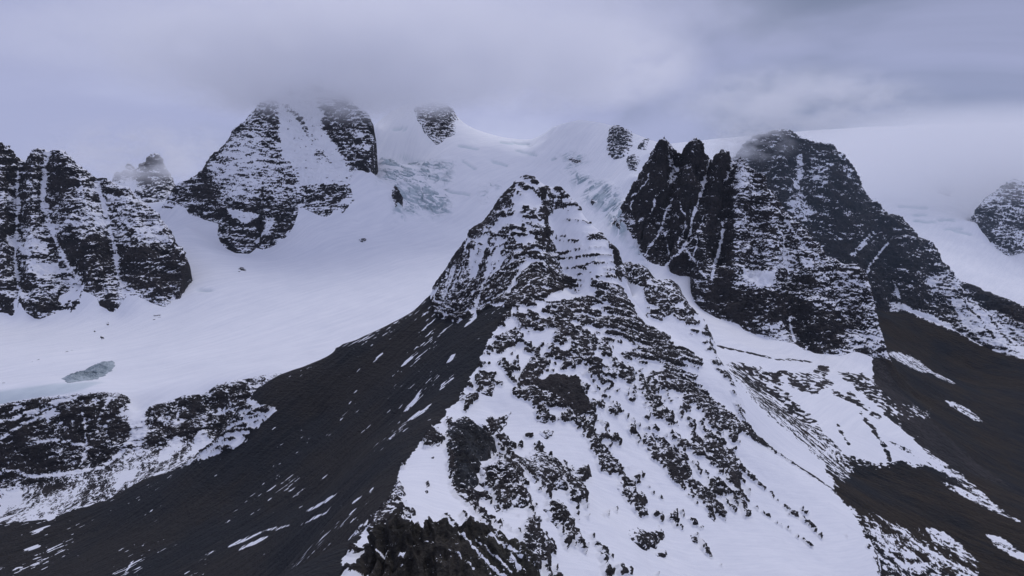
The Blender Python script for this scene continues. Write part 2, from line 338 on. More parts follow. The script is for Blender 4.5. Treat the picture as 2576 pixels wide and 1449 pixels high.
# cliff band under the glacier front (far side of the lower left hollow)
CLI_SKY = [(-260,1060,790),(-120,1035,800),(0,1018,815),(83,1003,824),(167,994,832),(247,989,840),(283,996,842),(310,1012,840),(323,1035,836),(345,1040,850),(366,1040,838),(383,1019,842),(417,1013,846),(467,994,852),(497,993,852),(513,1003,850),(533,979,856),
    (567,961,860),(600,956,862),(623,957,862),(630,951,864),(687,942,866),(730,940,866)]
CLI_FOOT = [(-260,1260,745),(-120,1235,752),(0,1219,760),(67,1193,768),(227,1163,778),(283,1153,780),(345,1135,790),(417,1129,784),(517,1113,788),(580,1109,788),(640,1080,792),(697,1040,800),(740,1020,800)]
CLI_BASE = [(-260,1400,650),(-120,1360,662),(0,1319,672),(133,1303,676),(200,1273,690),(267,1259,696),(360,1206,716),(533,1153,736),(617,1113,752),(667,1073,768),(697,1033,785),(740,1000,800)]
# central mountain
CEN_S = (1322,443,780)
CEN_LEFT = [CEN_S,(1305,448,780),(1292,464,779),(1265,488,777),(1252,518,775),(1239,538,773),(1222,561,771),(1199,571,769),(1175,591,767),(1172,611,766),(1155,631,764),(1142,651,762),(1125,681,759),(1089,729,754),(1083,749,752),(1043,782,748),(995,808,745),
    (942,834,742),(892,856,738),(859,866,736),(833,891,734),(800,907,732),(760,924,730),(733,932,729),(700,944,728),(640,985,722)]
CEN_SPINE = [CEN_S,(1340,520,757),(1352,600,735),(1340,680,702),(1300,750,658),(1262,800,625),(1225,870,582),(1196,930,548),(1165,985,516),(1120,1045,472),(1060,1110,426),(1010,1170,388),(1003,1200,368),(990,1240,338),(960,1290,302),(905,1350,264),(865,1400,238),(830,1480,200)]
CEN_RIGHT = [CEN_S,(1345,450,780),(1372,473,781),(1409,474,784),(1426,492,784),(1439,499,783),(1463,529,780),(1476,552,778),(1509,586,773),(1526,609,769),(1553,632,764),(1555,656,758),(1556,689,752),(1563,716,748),(1569,739,745),(1586,756,742),(1594,779,740),(1606,802,737),
    (1616,822,734),(1640,836,732),(1673,852,729),(1693,872,724),(1720,899,716),(1750,978,694),(1767,998,688),(1800,1018,680),(1817,1048,668),(1854,1074,656)]
CEN_EDGE = [(1372,475,776),(1374,542,762),(1380,620,745),(1390,680,728)]
CEN_GUL = [(1392,480,782),(1388,542,772),(1395,610,757),(1405,680,738),(1440,740,718)]
CEN_RIB2 = [(1559,668,830),(1586,662,838),(1623,672,842),(1633,692,840),(1646,706,842),(1679,706,846),(1703,716,848),(1713,742,842),(1729,762,838),(1736,789,830),(1766,806,826),(1783,829,818),(1796,862,806),(1803,892,794)]
CEN_TROUGH = [(1574,722,800),(1592,770,792),(1606,803,784),(1650,822,776),(1690,838,770),(1740,880,752),(1790,920,740),(1840,1000,712)]
CEN_CONTACT_R = [(1803,894,792),(1830,930,770),(1870,1010,735),(1880,1080,705),(1950,1136,690),(2050,1196,664),(2100,1233,648),(2147,1293,614),(2184,1349,584),(2207,1399,560),(2215,1449,538),(2230,1560,490)]
CEN_PTS = [(1400,1000,545),(1600,1300,470),(1400,1200,428),(1400,1400,352),(1700,1449,418),(2000,1449,480),(1860,1239,560),(1600,1100,560),(1250,1150,462),(1150,1250,372),(1100,1285,336),(1300,1300,372),(1250,1050,505),(1500,900,610),(1650,1000,625),
    (1480,800,672),(1400,750,665),(1500,650,735),(1900,1300,540),(1750,1150,582),(1950,1250,590),(1300,880,592),
    (0,1449,585),(200,1449,540),(400,1449,484),(700,1449,392),(860,1449,300),(100,1380,625),(1200,700,722),(1150,800,692),(1000,900,672),(1000,1050,560),(800,1050,655),(800,1250,515),(600,1250,590),(400,1300,610),(250,1350,618),(900,1150,512),
    (830,1600,180),(500,1650,330),(100,1650,420),(-200,1500,560),(-250,1650,480),(1500,1650,300),(1900,1650,400),(1200,1520,250),(1300,1650,200)]
CRAG_SKY = [(878,1449,226),(892,1433,228),(910,1395,230),(925,1363,232),(930,1329,234),(950,1312,235),(969,1303,236),(992,1299,236),(1025,1319,235),(1059,1328,234),(1072,1309,235),(1092,1306,236),(1112,1309,236),(1125,1327,234),(1149,1313,235),(1169,1311,236),(1209,1309,237),
    (1225,1323,236),(1259,1326,236),(1275,1326,236),(1280,1349,234),(1299,1359,233),(1325,1366,232),(1339,1393,230),(1347,1416,229),(1356,1452,227),(1362,1500,222)]
# ground: glacier, hollow, bench, valley
GRD = [(0,960,900),(200,945,952),(100,900,1030),(0,850,1150),(-250,900,1050),(-250,850,1160),(300,860,1150),(300,800,1260),(550,850,1150),(650,900,1040),(450,930,985),(300,960,920),(550,940,930),(700,910,1010),(850,860,1130),(750,750,1330),(950,720,1400),(1080,720,1400),
    (520,720,1350),(550,680,1430),(500,620,1540),(470,570,1640),(430,530,1790),(700,650,1590),(800,640,1610),(800,580,1680),(900,560,1770),(1000,640,1600),(920,480,1900),(960,560,1800),(1100,560,1850),(1100,490,1970),(960,400,2080),(1100,400,2130),(1250,600,1750),(1250,520,1900),(1250,440,2080),(1250,380,2280),
    (1050,330,2330),(1335,374,2440),(1335,395,2300),(1260,360,2400),(1290,374,2360),(1200,360,2360),(1380,350,2400),(1350,420,2150),(1350,520,1880),(1450,400,2080),(1450,480,1900),(1450,600,1620),(1520,560,1640),(1520,640,1450),(1500,700,1330),(1590,700,1200),(1600,780,1060),(1680,760,1130),(1700,840,960),(1780,830,1080),(1800,880,940),(1850,860,1050),(1900,880,1060),(1950,900,1050),
    (1530,450,1850),(1550,400,1950),(1600,440,1700),(1640,380,1800),(1560,500,1600),
    (1200,800,1180),(1400,800,1150),(1200,1000,830),(1500,900,930),(900,950,900),(900,1000,830),
    (2050,925,1110),(1900,950,950),(2000,1050,868),(1950,1000,905),(2200,1150,795),(2250,1100,845),(2120,1050,880),(2150,1200,745),(2300,1250,715),(2450,1400,620),(2576,1449,600),(2300,1449,560),(2700,1500,580),(2150,980,1000)]
MORAINE = [(2060,905,1145),(2090,900,1140),(2130,935,1095),(2170,950,1065),(2217,990,1015),(2280,1060,940),(2340,1130,872),(2420,1200,802),(2500,1275,735),(2576,1325,692),(2700,1400,640)]
VALLEY = [(2240,915,1190),(2230,800,1560),(2260,950,1180),(2300,1000,1130),(2400,950,1400),(2350,880,1500),(2450,930,1470),(2576,950,1420),(2576,1000,1310),(2576,1100,1110),(2450,1100,1040),(2400,1050,1100),(2576,1200,930),(2480,1180,900),(2700,1200,950),(2700,1000,1350)]
GLFAR = [(2200,640,2060),(2300,640,2080),(2400,700,1960),(2500,740,1880),(2450,600,2350),(2400,560,2500),(2300,560,2500),(2576,760,1850),(2576,700,2150),(2700,760,2000),(2300,500,2900),(2150,450,3200),(2300,420,3500),(2500,400,3800),(2750,400,3800),(2000,400,3600),(2300,340,4400),(2750,330,4400)]
DOME = [(950,320,2350),(959,301,2400),(982,281,2430),(1009,268,2450),(1032,258,2460),(1080,246,2470),(1120,258,2470),(1145,288,2470),(1172,314,2480),(1195,326,2490),(1225,334,2510),(1259,344,2530),(1292,348,2550),(1319,358,2560),(1335,361,2560),(1349,354,2540),(1372,334,2480),(1392,318,2430),(1419,308,2380),(1470,302,2320),(1520,312,2250),(1580,330,2150),(1640,352,2050),(1700,370,1980)]
def P3(lst): return np.array([unproj(*p) for p in lst])
def back(line, dy, dz, step=20):
    q = L(line, step).copy(); q[:, 1] += dy; q[:, 2] -= dz; return q
g_pts = [P3(GRD), P3(VALLEY), L(MORAINE, 25), P3(GLFAR), L(DOME, 30), back(DOME, 250, 120, 60), back(DOME, 900, 350, 200),
         L(BUT_BASE, 25), L(PYR_BASE, 25), L(SPI_BASE, 25), L(MAS_BASE, 30), L(FAR_BASE, 30), L(BAK_BASE, 30), L(CLI_BASE, 25), L(CEN_CONTACT_R, 25), L(CEN_RIB2, 30) - np.array([0, 0, 45.]),
         L(CLI_SKY, 25), L(CLI_FOOT, 25) - np.array([0, 0, 4.]), back(BUT_SKY[:16], 300, 150, 60), back(PYR_SKY[10:20], 300, 200, 60), back(SPI_SKY[8:28], 220, 130, 60),
         np.array([[-60, 600, -320.], [0, 450, -330], [60, 300, -340], [-150, 450, -340], [150, 450, -330], [-300, 400, -360], [300, 350, -350], [0, 100, -350], [-500, 200, -380], [500, 200, -380], [0, -200, -380], [-1600, 300, -420], [1600, 300, -420]])]
G = Surf(g_pts, lam=2.0, merge=9.0)

# ---------------------------------------------------------------- rock relief
def rock_detail(P, n, T, amp, rib, dip=(0.05, -0.02), seed=1, blocks=1.0):
    """outward displacement in metres: ledges, ribs, blocks"""
    x, y, z = P[..., 0], P[..., 1], P[..., 2]
    warp = 0.5 * noise(x/70, y/70, z/70, seed) + 0.22 * noise(x/22, y/22, z/22, seed+1)
    s = (z + dip[0]*x + dip[1]*y) / T + warp * 1.3
    lay = np.floor(s); f = s - lay
    la = 0.35 + 0.65 * np.abs(np.sin(lay * 12.9898 + seed)) ; lat = sstep(-0.35, 0.25, noise(x/(4.5*T), y/(4.5*T), lay * 3.7, seed+2))
    # a ledge: face leans out towards its foot, steps back at the top
    prof = np.where(f < 0.78, 0.5 - f / 0.78 * 0.25, 0.25 - (f - 0.78) / 0.22 * 0.75)
    d = amp * la * lat * (prof + 0.05) * 1.6
    wx = x + 16 * noise(x/45, y/45, z/45, seed+13); wz = z + 16 * noise(x/45, y/45, z/45, seed+14)
    r1 = ridged(wx/42, y/42, wz/90, 2, seed+3) - 0.85; r2 = ridged(wx/15, y/15, wz/30, 2, seed+4) - 0.85
    d += rib * 0.8 * r1 + rib * 0.55 * r2
    d += blocks * amp * 0.8 * (ridged(x/(1.1*T), y/(1.1*T), z/(1.0*T), 2, seed+5) - 0.85)
    hv, _ = cells(x + 0.4*y + 0.25*T*warp, z + dip[0]*x + 0.5*T*warp, 1.9*T, 1.0*T, seed+31); hw, _ = cells(x + 0.4*y, z + dip[0]*x + 0.4*T*warp, 4.6*T, 2.6*T, seed+33)
    d += blocks * amp * (1.3 * (hv - 0.5) + 1.8 * (hw - 0.5))
    CACHE['conc'] = -(0.55 * r1 + 0.45 * r2)
    d += blocks * amp * 0.45 * noise(x/(0.5*T), y/(0.5*T), z/(0.35*T), seed+9)
    return d
OBJ = {}; CACHE = {}
def massif(name, sky, foot, feats, mat, dx, dy, T, amp, rib, snow_fn, label, backs=((90, 120), (200, 230)), lam=0.4, extra=(), step=9, seed=1, dip=(0.05, -0.02), base_edge=None, detail_fn=None, poly=None, blocks=1.0):
    su = sorted((p[0], p[1], p[2]) for p in sky); fu = sorted((p[0], p[1], p[2]) for p in foot)
    def Yf(u, v):
        vs, ys = np.interp(u, [p[0] for p in su], [p[1] for p in su]), np.interp(u, [p[0] for p in su], [p[2] for p in su])
        vb, yb = np.interp(u, [p[0] for p in fu], [p[1] for p in fu]), np.interp(u, [p[0] for p in fu], [p[2] for p in fu])
        return yb + (ys - yb) * np.clip((vb - v) / max(vb - vs, 5), 0, 1)
    pts = [L(sky, step), L(foot, step)] + [back(sky, a, b, 25) for a, b in backs] + [np.asarray(e_) for e_ in extra]
    for dY, ln in feats:
        pts.append(L([(u, v, Yf(u, v) + dY * min(1, max(0.25, i / 1.5) if dY > 0 else 1)) for i, (u, v) in enumerate(ln)], step))
    S = Surf(pts, lam=lam, merge=4.0)
    if poly is None:
        b = L(foot, 20)[:, :2]; k = back(sky, backs[-1][0], 0, 20)[:, :2]
        poly = np.concatenate([b, k[::-1]])
    mn, mx = poly.min(0) - 12, poly.max(0) + 12
    x, y = np.meshgrid(np.arange(mn[0], mx[0], dx), np.arange(mn[1], mx[1], dy))
    h = S(x, y); g = G(x, y); sd = sd_poly(x, y, poly)
    h = np.where(sd < 0, np.minimum(h, g + 2) + sd * 0.8, h)
    P = np.stack([x, y, h], -1); n = normals(P)
    U, V = proj(P)
    fade = sstep(-2, 12, sd)
    d = (rock_detail(P, n, T, amp, rib, dip, seed, blocks) if detail_fn is None else detail_fn(P, n, U, V)) * fade
    steep = sstep(0.98, 0.80, n[..., 2]) if detail_fn is None else 1
    P = P + n * (d * steep)[..., None]
    n2 = normals(P)
    # no deposits on the sheltered far side are traced: the same slope rule runs everywhere
    at = snow_fn(P, n, n2, U, V, d)
    kp = (P[..., 2] > g - 5) & (sd > -9)
    keep = kp[:-1, :-1] | kp[1:, 1:] | kp[:-1, 1:] | kp[1:, :-1]
    o = grid_mesh(name, P, keep, at, mat); structure(o, label); OBJ[name] = (o, S, poly)
    print(name, 'faces', len(o.data.polygons), round(time.time() - T0, 1)); return o
def rule(th, w, marks=(), noise_amp=0.09, seed=5, T=12, crest=0.0, brown=0.0, dip=(0.05, -0.02)):
    """snow lies where the detailed surface is flat enough, more where `marks` say so"""
    def f(P, n, n2, U, V, d):
        x, y, z = P[..., 0], P[..., 1], P[..., 2]
        s = (z + dip[0]*x + dip[1]*y)
        st = noise(x/(3.0*T), y/(3.0*T), s/(0.55*T), seed) + 0.6 * noise(x/(1.2*T), y/(1.2*T), s/(0.25*T), seed+3)
        b = paint(U, V, marks) + 0.40 * noise(x/(8*T), y/(8*T), s/(0.95*T), seed+21) + 0.22 * noise(x/38, y/38, z/26, seed+23)
        ca, _ = cells(x + 0.4*y + 4*noise(x/20, y/20, z/20, seed+41), s + 2.5*noise(x/25, y/25, z/25, seed+42), 2.6*T, 0.9*T, seed+43); cb, eb = cells(x + 0.4*y, s + 1.5*noise(x/14, y/14, z/14, seed+44), 1.1*T, 0.45*T, seed+45)
        b = b + 0.42 * (ca - 0.5) + 0.34 * (cb - 0.5)
        sc = 0.5 + (n2[..., 2] - th) / w * 0.5 + noise_amp * st * 1.6 + b + noise_amp * noise(x/90, y/90, z/90, seed+8) + 0.16 * CACHE['conc']
        return {'snow': np.clip(sc, -1.5, 2.5), 'brown': np.full(x.shape, brown), 'ice': np.zeros(x.shape)}
    return f
# ---------------------------------------------------------------- traced snow and rock marks
K = 'p'; N = 'l'
BUT_M = [(K,-.25,14,[(0,355),(60,400),(60,800),(0,800)]),(K,-.35,8,[(122,385),(160,390),(185,430),(190,490),(150,500),(122,500)]),(K,-.6,8,[(145,600),(180,585),(275,600),(285,650),(270,690),(250,720),(205,690),(165,640)]),
    (K,-.65,10,[(300,620),(440,615),(475,660),(480,690),(440,740),(400,720),(340,735),(310,700)]),(K,-.2,10,[(340,735),(400,720),(470,700),(480,740),(430,775)]),(K,-.5,6,[(100,600),(140,600),(145,640),(60,645)]),
    (K,-.5,6,[(290,760),(260,740),(255,770),(285,785)]),(K,-.5,8,[(53,767),(120,740),(190,720),(205,770),(120,790)]),
    (K,.5,5,[(0,485),(40,490),(40,520),(0,515)]),(K,.7,5,[(235,540),(262,540),(268,575),(240,570)]),(K,.6,6,[(20,590),(80,595),(125,610),(120,640),(60,640),(25,615)]),(K,.5,4,[(270,490),(330,495),(340,505),(275,510)]),
    (K,.45,5,[(290,515),(360,520),(365,540),(295,535)]),(K,.35,5,[(285,545),(370,545),(372,570),(300,575)]),(K,.5,6,[(340,575),(400,570),(425,605),(350,612)]),(K,.8,5,[(80,660),(145,655),(140,680),(90,695)]),
    (K,.4,6,[(130,540),(230,530),(235,560),(140,580)]),(K,.4,6,[(370,540),(400,560),(430,615),(400,590)]),
    (N,.9,7,[(117,384),(113,434),(108,501),(118,541),(130,578)]),(N,.8,5,[(130,578),(147,618),(160,652),(187,694),(205,724)]),(N,.8,5,[(243,456),(257,501),(267,541),(277,578),(287,611),(292,651)]),(N,.6,4,[(292,651),(297,694),(312,735)]),(N,.7,4,[(47,425),(43,470),(47,520),(43,560)]),
    (N,.6,3,[(43,560),(38,650),(45,720),(42,790)]),(N,.5,3,[(200,440),(210,500),(225,540)])]
PYR_M = [(K,.20,20,[(500,430),(653,255),(900,230),(960,420),(880,470),(500,490)]),(K,-.12,6,[(637,285),(655,255),(690,258),(703,300),(702,360),(660,365),(640,330),(615,320)]),(K,.45,10,[(525,425),(560,380),(600,372),(640,380),(660,420),(600,440),(560,452)]),
    (K,-.65,9,[(500,432),(520,422),(535,450),(555,480),(550,540),(500,545),(470,520),(480,470)]),(K,-.35,9,[(480,500),(560,510),(680,500),(755,495),(755,520),(740,570),(720,600),(660,630),(600,640),(550,600),(545,565),(500,548)]),
    (K,-.5,6,[(560,580),(640,570),(650,640),(590,640)]),(K,-.5,6,[(690,530),(750,510),(745,560),(715,600),(690,580)]),
    (K,-.25,8,[(755,470),(860,465),(892,480),(890,500),(860,537),(820,547),(780,528),(757,515)]),(K,.5,7,[(735,445),(880,440),(880,462),(760,468)]),
    (K,1.0,8,[(702,240),(798,240),(812,320),(840,370),(870,420),(885,440),(870,458),(790,466),(735,468),(712,400),(703,330)]),(N,.02,7,[(722,268),(740,285),(755,300),(772,332)]),(K,.12,5,[(785,375),(815,378),(832,405),(800,408)]),(K,.15,8,[(720,420),(760,430),(740,470),(700,460)]),
    (K,-.15,5,[(800,245),(885,245),(945,330),(945,345),(925,340),(952,400),(932,432),(893,420),(870,370),(830,320)]),(N,-.45,6,[(815,300),(840,350),(870,385),(892,415)]),(N,-.4,5,[(900,285),(930,320),(942,340)]),(N,.5,5,[(905,335),(925,375)]),(K,-.35,4,[(885,405),(925,400),(932,428),(896,422)]),
    (K,.9,4,[(572,530),(640,532),(650,545),(620,560),(585,550)]),(K,.6,4,[(668,545),(690,550),(680,580),(662,595)]),(N,-.7,3,[(663,500),(655,560),(650,620)]),(N,-.5,6,[(425,495),(470,460),(507,435),(530,400),(575,350),(615,310)]),(K,-.3,6,[(410,500),(470,470),(490,520),(440,515)])]
SPI_M = [(K,-.46,14,[(1555,520),(1640,350),(1840,370),(1815,560),(1790,720),(1690,700),(1600,640)]),(K,-.08,14,[(1842,400),(1880,400),(1920,445),(1960,520),(2040,605),(2100,665),(2180,720),(2150,740),(2060,730),(1960,700),(1880,690),(1850,600)]),
    (K,.4,7,[(1850,412),(1880,412),(1905,450),(1900,475),(1855,470)]),(K,.15,7,[(1845,520),(1890,520),(1890,560),(1850,570)]),(K,-.6,8,[(1808,480),(1842,430),(1846,600),(1842,770),(1800,740),(1802,600)]),
    (K,-.75,12,[(1850,725),(1990,735),(2090,740),(2120,800),(2132,875),(2050,892),(1960,850),(1870,822),(1780,775),(1800,710)]),(K,-.5,8,[(1970,760),(2000,770),(2010,850),(1985,840)]),(N,.15,8,[(2010,745),(2070,752),(2135,765)]),(K,.05,6,[(2010,755),(2100,758),(2120,785),(2060,780)]),
    (N,.1,4,[(2075,803),(2115,800)]),(K,.2,8,[(1890,812),(1960,806),(1985,840),(1990,862),(1930,847)]),(N,.9,2.96,[(1984,800),(1990,830),(2000,858)]),(K,.1,8,[(2140,815),(2230,830),(2236,896),(2160,850)]),(K,-.4,6,[(2130,770),(2180,790),(2140,830)]),
    (K,1.0,5,[(1866,677),(1945,680),(1955,705),(1920,716),(1872,702)]),(K,.7,4,[(2010,648),(2037,655),(2047,676),(2020,670)]),(K,.4,6,[(1960,610),(2000,640),(1990,680),(1950,660)]),(N,.6,3.7,[(1960,530),(1990,572),(2030,622),(2060,652),(2120,694),(2175,725)]),(N,.7,2.96,[(1953,570),(1972,611),(1976,640),(1985,700)]),
    (N,.35,9,[(1686,365),(1689,395),(1696,425),(1689,448)]),(N,.9,3.33,[(1782,405),(1772,455),(1759,501),(1742,551),(1736,588),(1719,625),(1689,651),(1676,668)]),(N,.8,2.59,[(1842,411),(1829,448),(1822,465)]),(N,.8,2.81,[(1689,455),(1656,488),(1636,535),(1606,558)]),
    (N,.8,2.59,[(1692,501),(1676,528),(1666,568),(1642,611),(1622,640)]),(N,.8,2.22,[(1632,431),(1622,465),(1592,495),(1589,530)]),(N,.7,2.22,[(1709,508),(1722,535),(1726,568),(1706,611)]),(N,.8,3.33,[(1819,558),(1816,601),(1802,651),(1789,705)]),(N,.7,2.37,[(1726,628),(1752,665),(1776,700)]),(N,.5,2.22,[(1768,545),(1755,600),(1745,640)]),
    (N,.6,2.22,[(1672,585),(1683,640)]),(N,.5,2.96,[(1655,480),(1642,520)]),(K,.1,8,[(1560,530),(1590,540),(1600,620),(1570,580)])]
MAS_M = [(K,-.40,20,[(1850,340),(2110,350),(2350,600),(2500,740),(2500,900),(2050,760),(1900,560)]),(N,.6,9,[(2009,395),(2012,435),(1998,468),(1992,505),(2022,548)]),(K,.4,10,[(1975,480),(2020,470),(2035,520),(2050,555),(2000,548)]),(N,.25,8,[(2115,395),(2135,430),(2165,480)]),(K,.15,8,[(2040,395),(2090,400),(2080,470),(2040,480)]),
    (K,-.4,8,[(2120,470),(2160,490),(2200,540),(2190,620),(2140,560)]),(K,-.75,10,[(2080,610),(2150,600),(2260,640),(2245,700),(2222,780),(2180,730)]),(N,.45,7,[(2197,588),(2170,615),(2145,642)]),(N,.7,3.5,[(2232,613),(2202,650),(2186,672),(2179,692)]),
    (K,.25,10,[(2330,690),(2400,680),(2430,715),(2400,760),(2350,740)]),(K,.55,6,[(2395,752),(2440,742),(2490,790),(2512,840),(2542,884),(2470,862),(2420,812)]),(N,-.5,3,[(2425,760),(2460,800),(2500,850)]),(N,-.5,3,[(2440,750),(2490,800),(2530,850)]),(K,1.0,4,[(2250,762),(2280,770),(2330,790),(2395,815),(2392,832),(2330,810),(2285,787)]),(N,.8,4,[(2253,722),(2262,750),(2263,772)]),
    (K,-1.2,5,[(2428,708),(2454,714),(2502,738),(2600,785),(2600,815),(2540,805),(2490,772)])]
FAR_M = [(K,-.05,8,[(2450,440),(2600,440),(2600,660),(2450,600)]),(K,-.5,8,[(2456,530),(2500,520),(2500,610),(2470,580)]),(K,.5,6,[(2555,450),(2576,460),(2576,490),(2560,480)])]
BAK_M = [(K,-.3,8,[(283,425),(305,425),(312,450),(290,455)]),(K,-.4,8,[(312,408),(345,415),(345,445),(320,448)]),(K,.8,6,[(285,455),(345,452),(345,500),(280,490)]),(K,-.3,8,[(347,440),(365,395),(410,400),(415,440),(435,480),(400,500),(350,495)])]
CLI_M = [(K,-.38,9,[(-300,1040),(0,1022),(247,990),(312,1012),(326,1050),(320,1120),(280,1160),(227,1170),(67,1200),(-300,1260)]),(K,-.38,8,[(368,1040),(383,1019),(467,994),(510,1000),(520,1060),(500,1100),(420,1128),(372,1110)]),(K,-.30,8,[(500,1040),(533,979),(600,956),(690,945),(698,1035),(620,1100),(580,1115),(520,1112)]),
    (K,-.18,12,[(-300,1215),(0,1225),(160,1190),(300,1160),(420,1130),(560,1120),(500,1165),(300,1250),(0,1325),(-300,1400)]),(N,.65,6.3,[(0,1060),(60,1045),(120,1020),(170,1000)]),(N,.6,4.9,[(0,1105),(70,1060),(130,1040)]),(N,.55,4.2,[(60,1120),(130,1105),(210,1120)]),(N,.7,4.2,[(0,1190),(40,1185),(70,1200),(150,1195),(260,1175)]),
    (N,.6,3.5,[(210,1040),(215,1080),(218,1130),(205,1170)]),(N,.55,3.5,[(270,1010),(245,1070)]),(N,.75,5.6,[(326,1055),(340,1100),(300,1140),(270,1165)]),(K,.9,5,[(328,1000),(365,1000),(366,1110),(345,1135),(330,1120)]),(N,.5,2.8,[(628,965),(640,1020),(650,1060),(625,1100)]),(N,.6,2.1,[(570,980),(590,1050),(593,1100)]),(N,.6,2.8,[(535,1040),(600,1025),(640,1020)]),
    (K,.7,5,[(500,1085),(520,1085),(525,1110),(570,1105),(580,1128),(530,1140),(480,1140)]),(K,.5,6,[(420,1105),(465,1100),(450,1140),(400,1160)]),(K,.6,6,[(305,1185),(345,1180),(340,1200),(300,1220)]),(K,.4,8,[(0,1240),(50,1220),(60,1270),(0,1300)]),
    (K,-.5,7,[(60,1205),(180,1195),(150,1230),(70,1235)])]
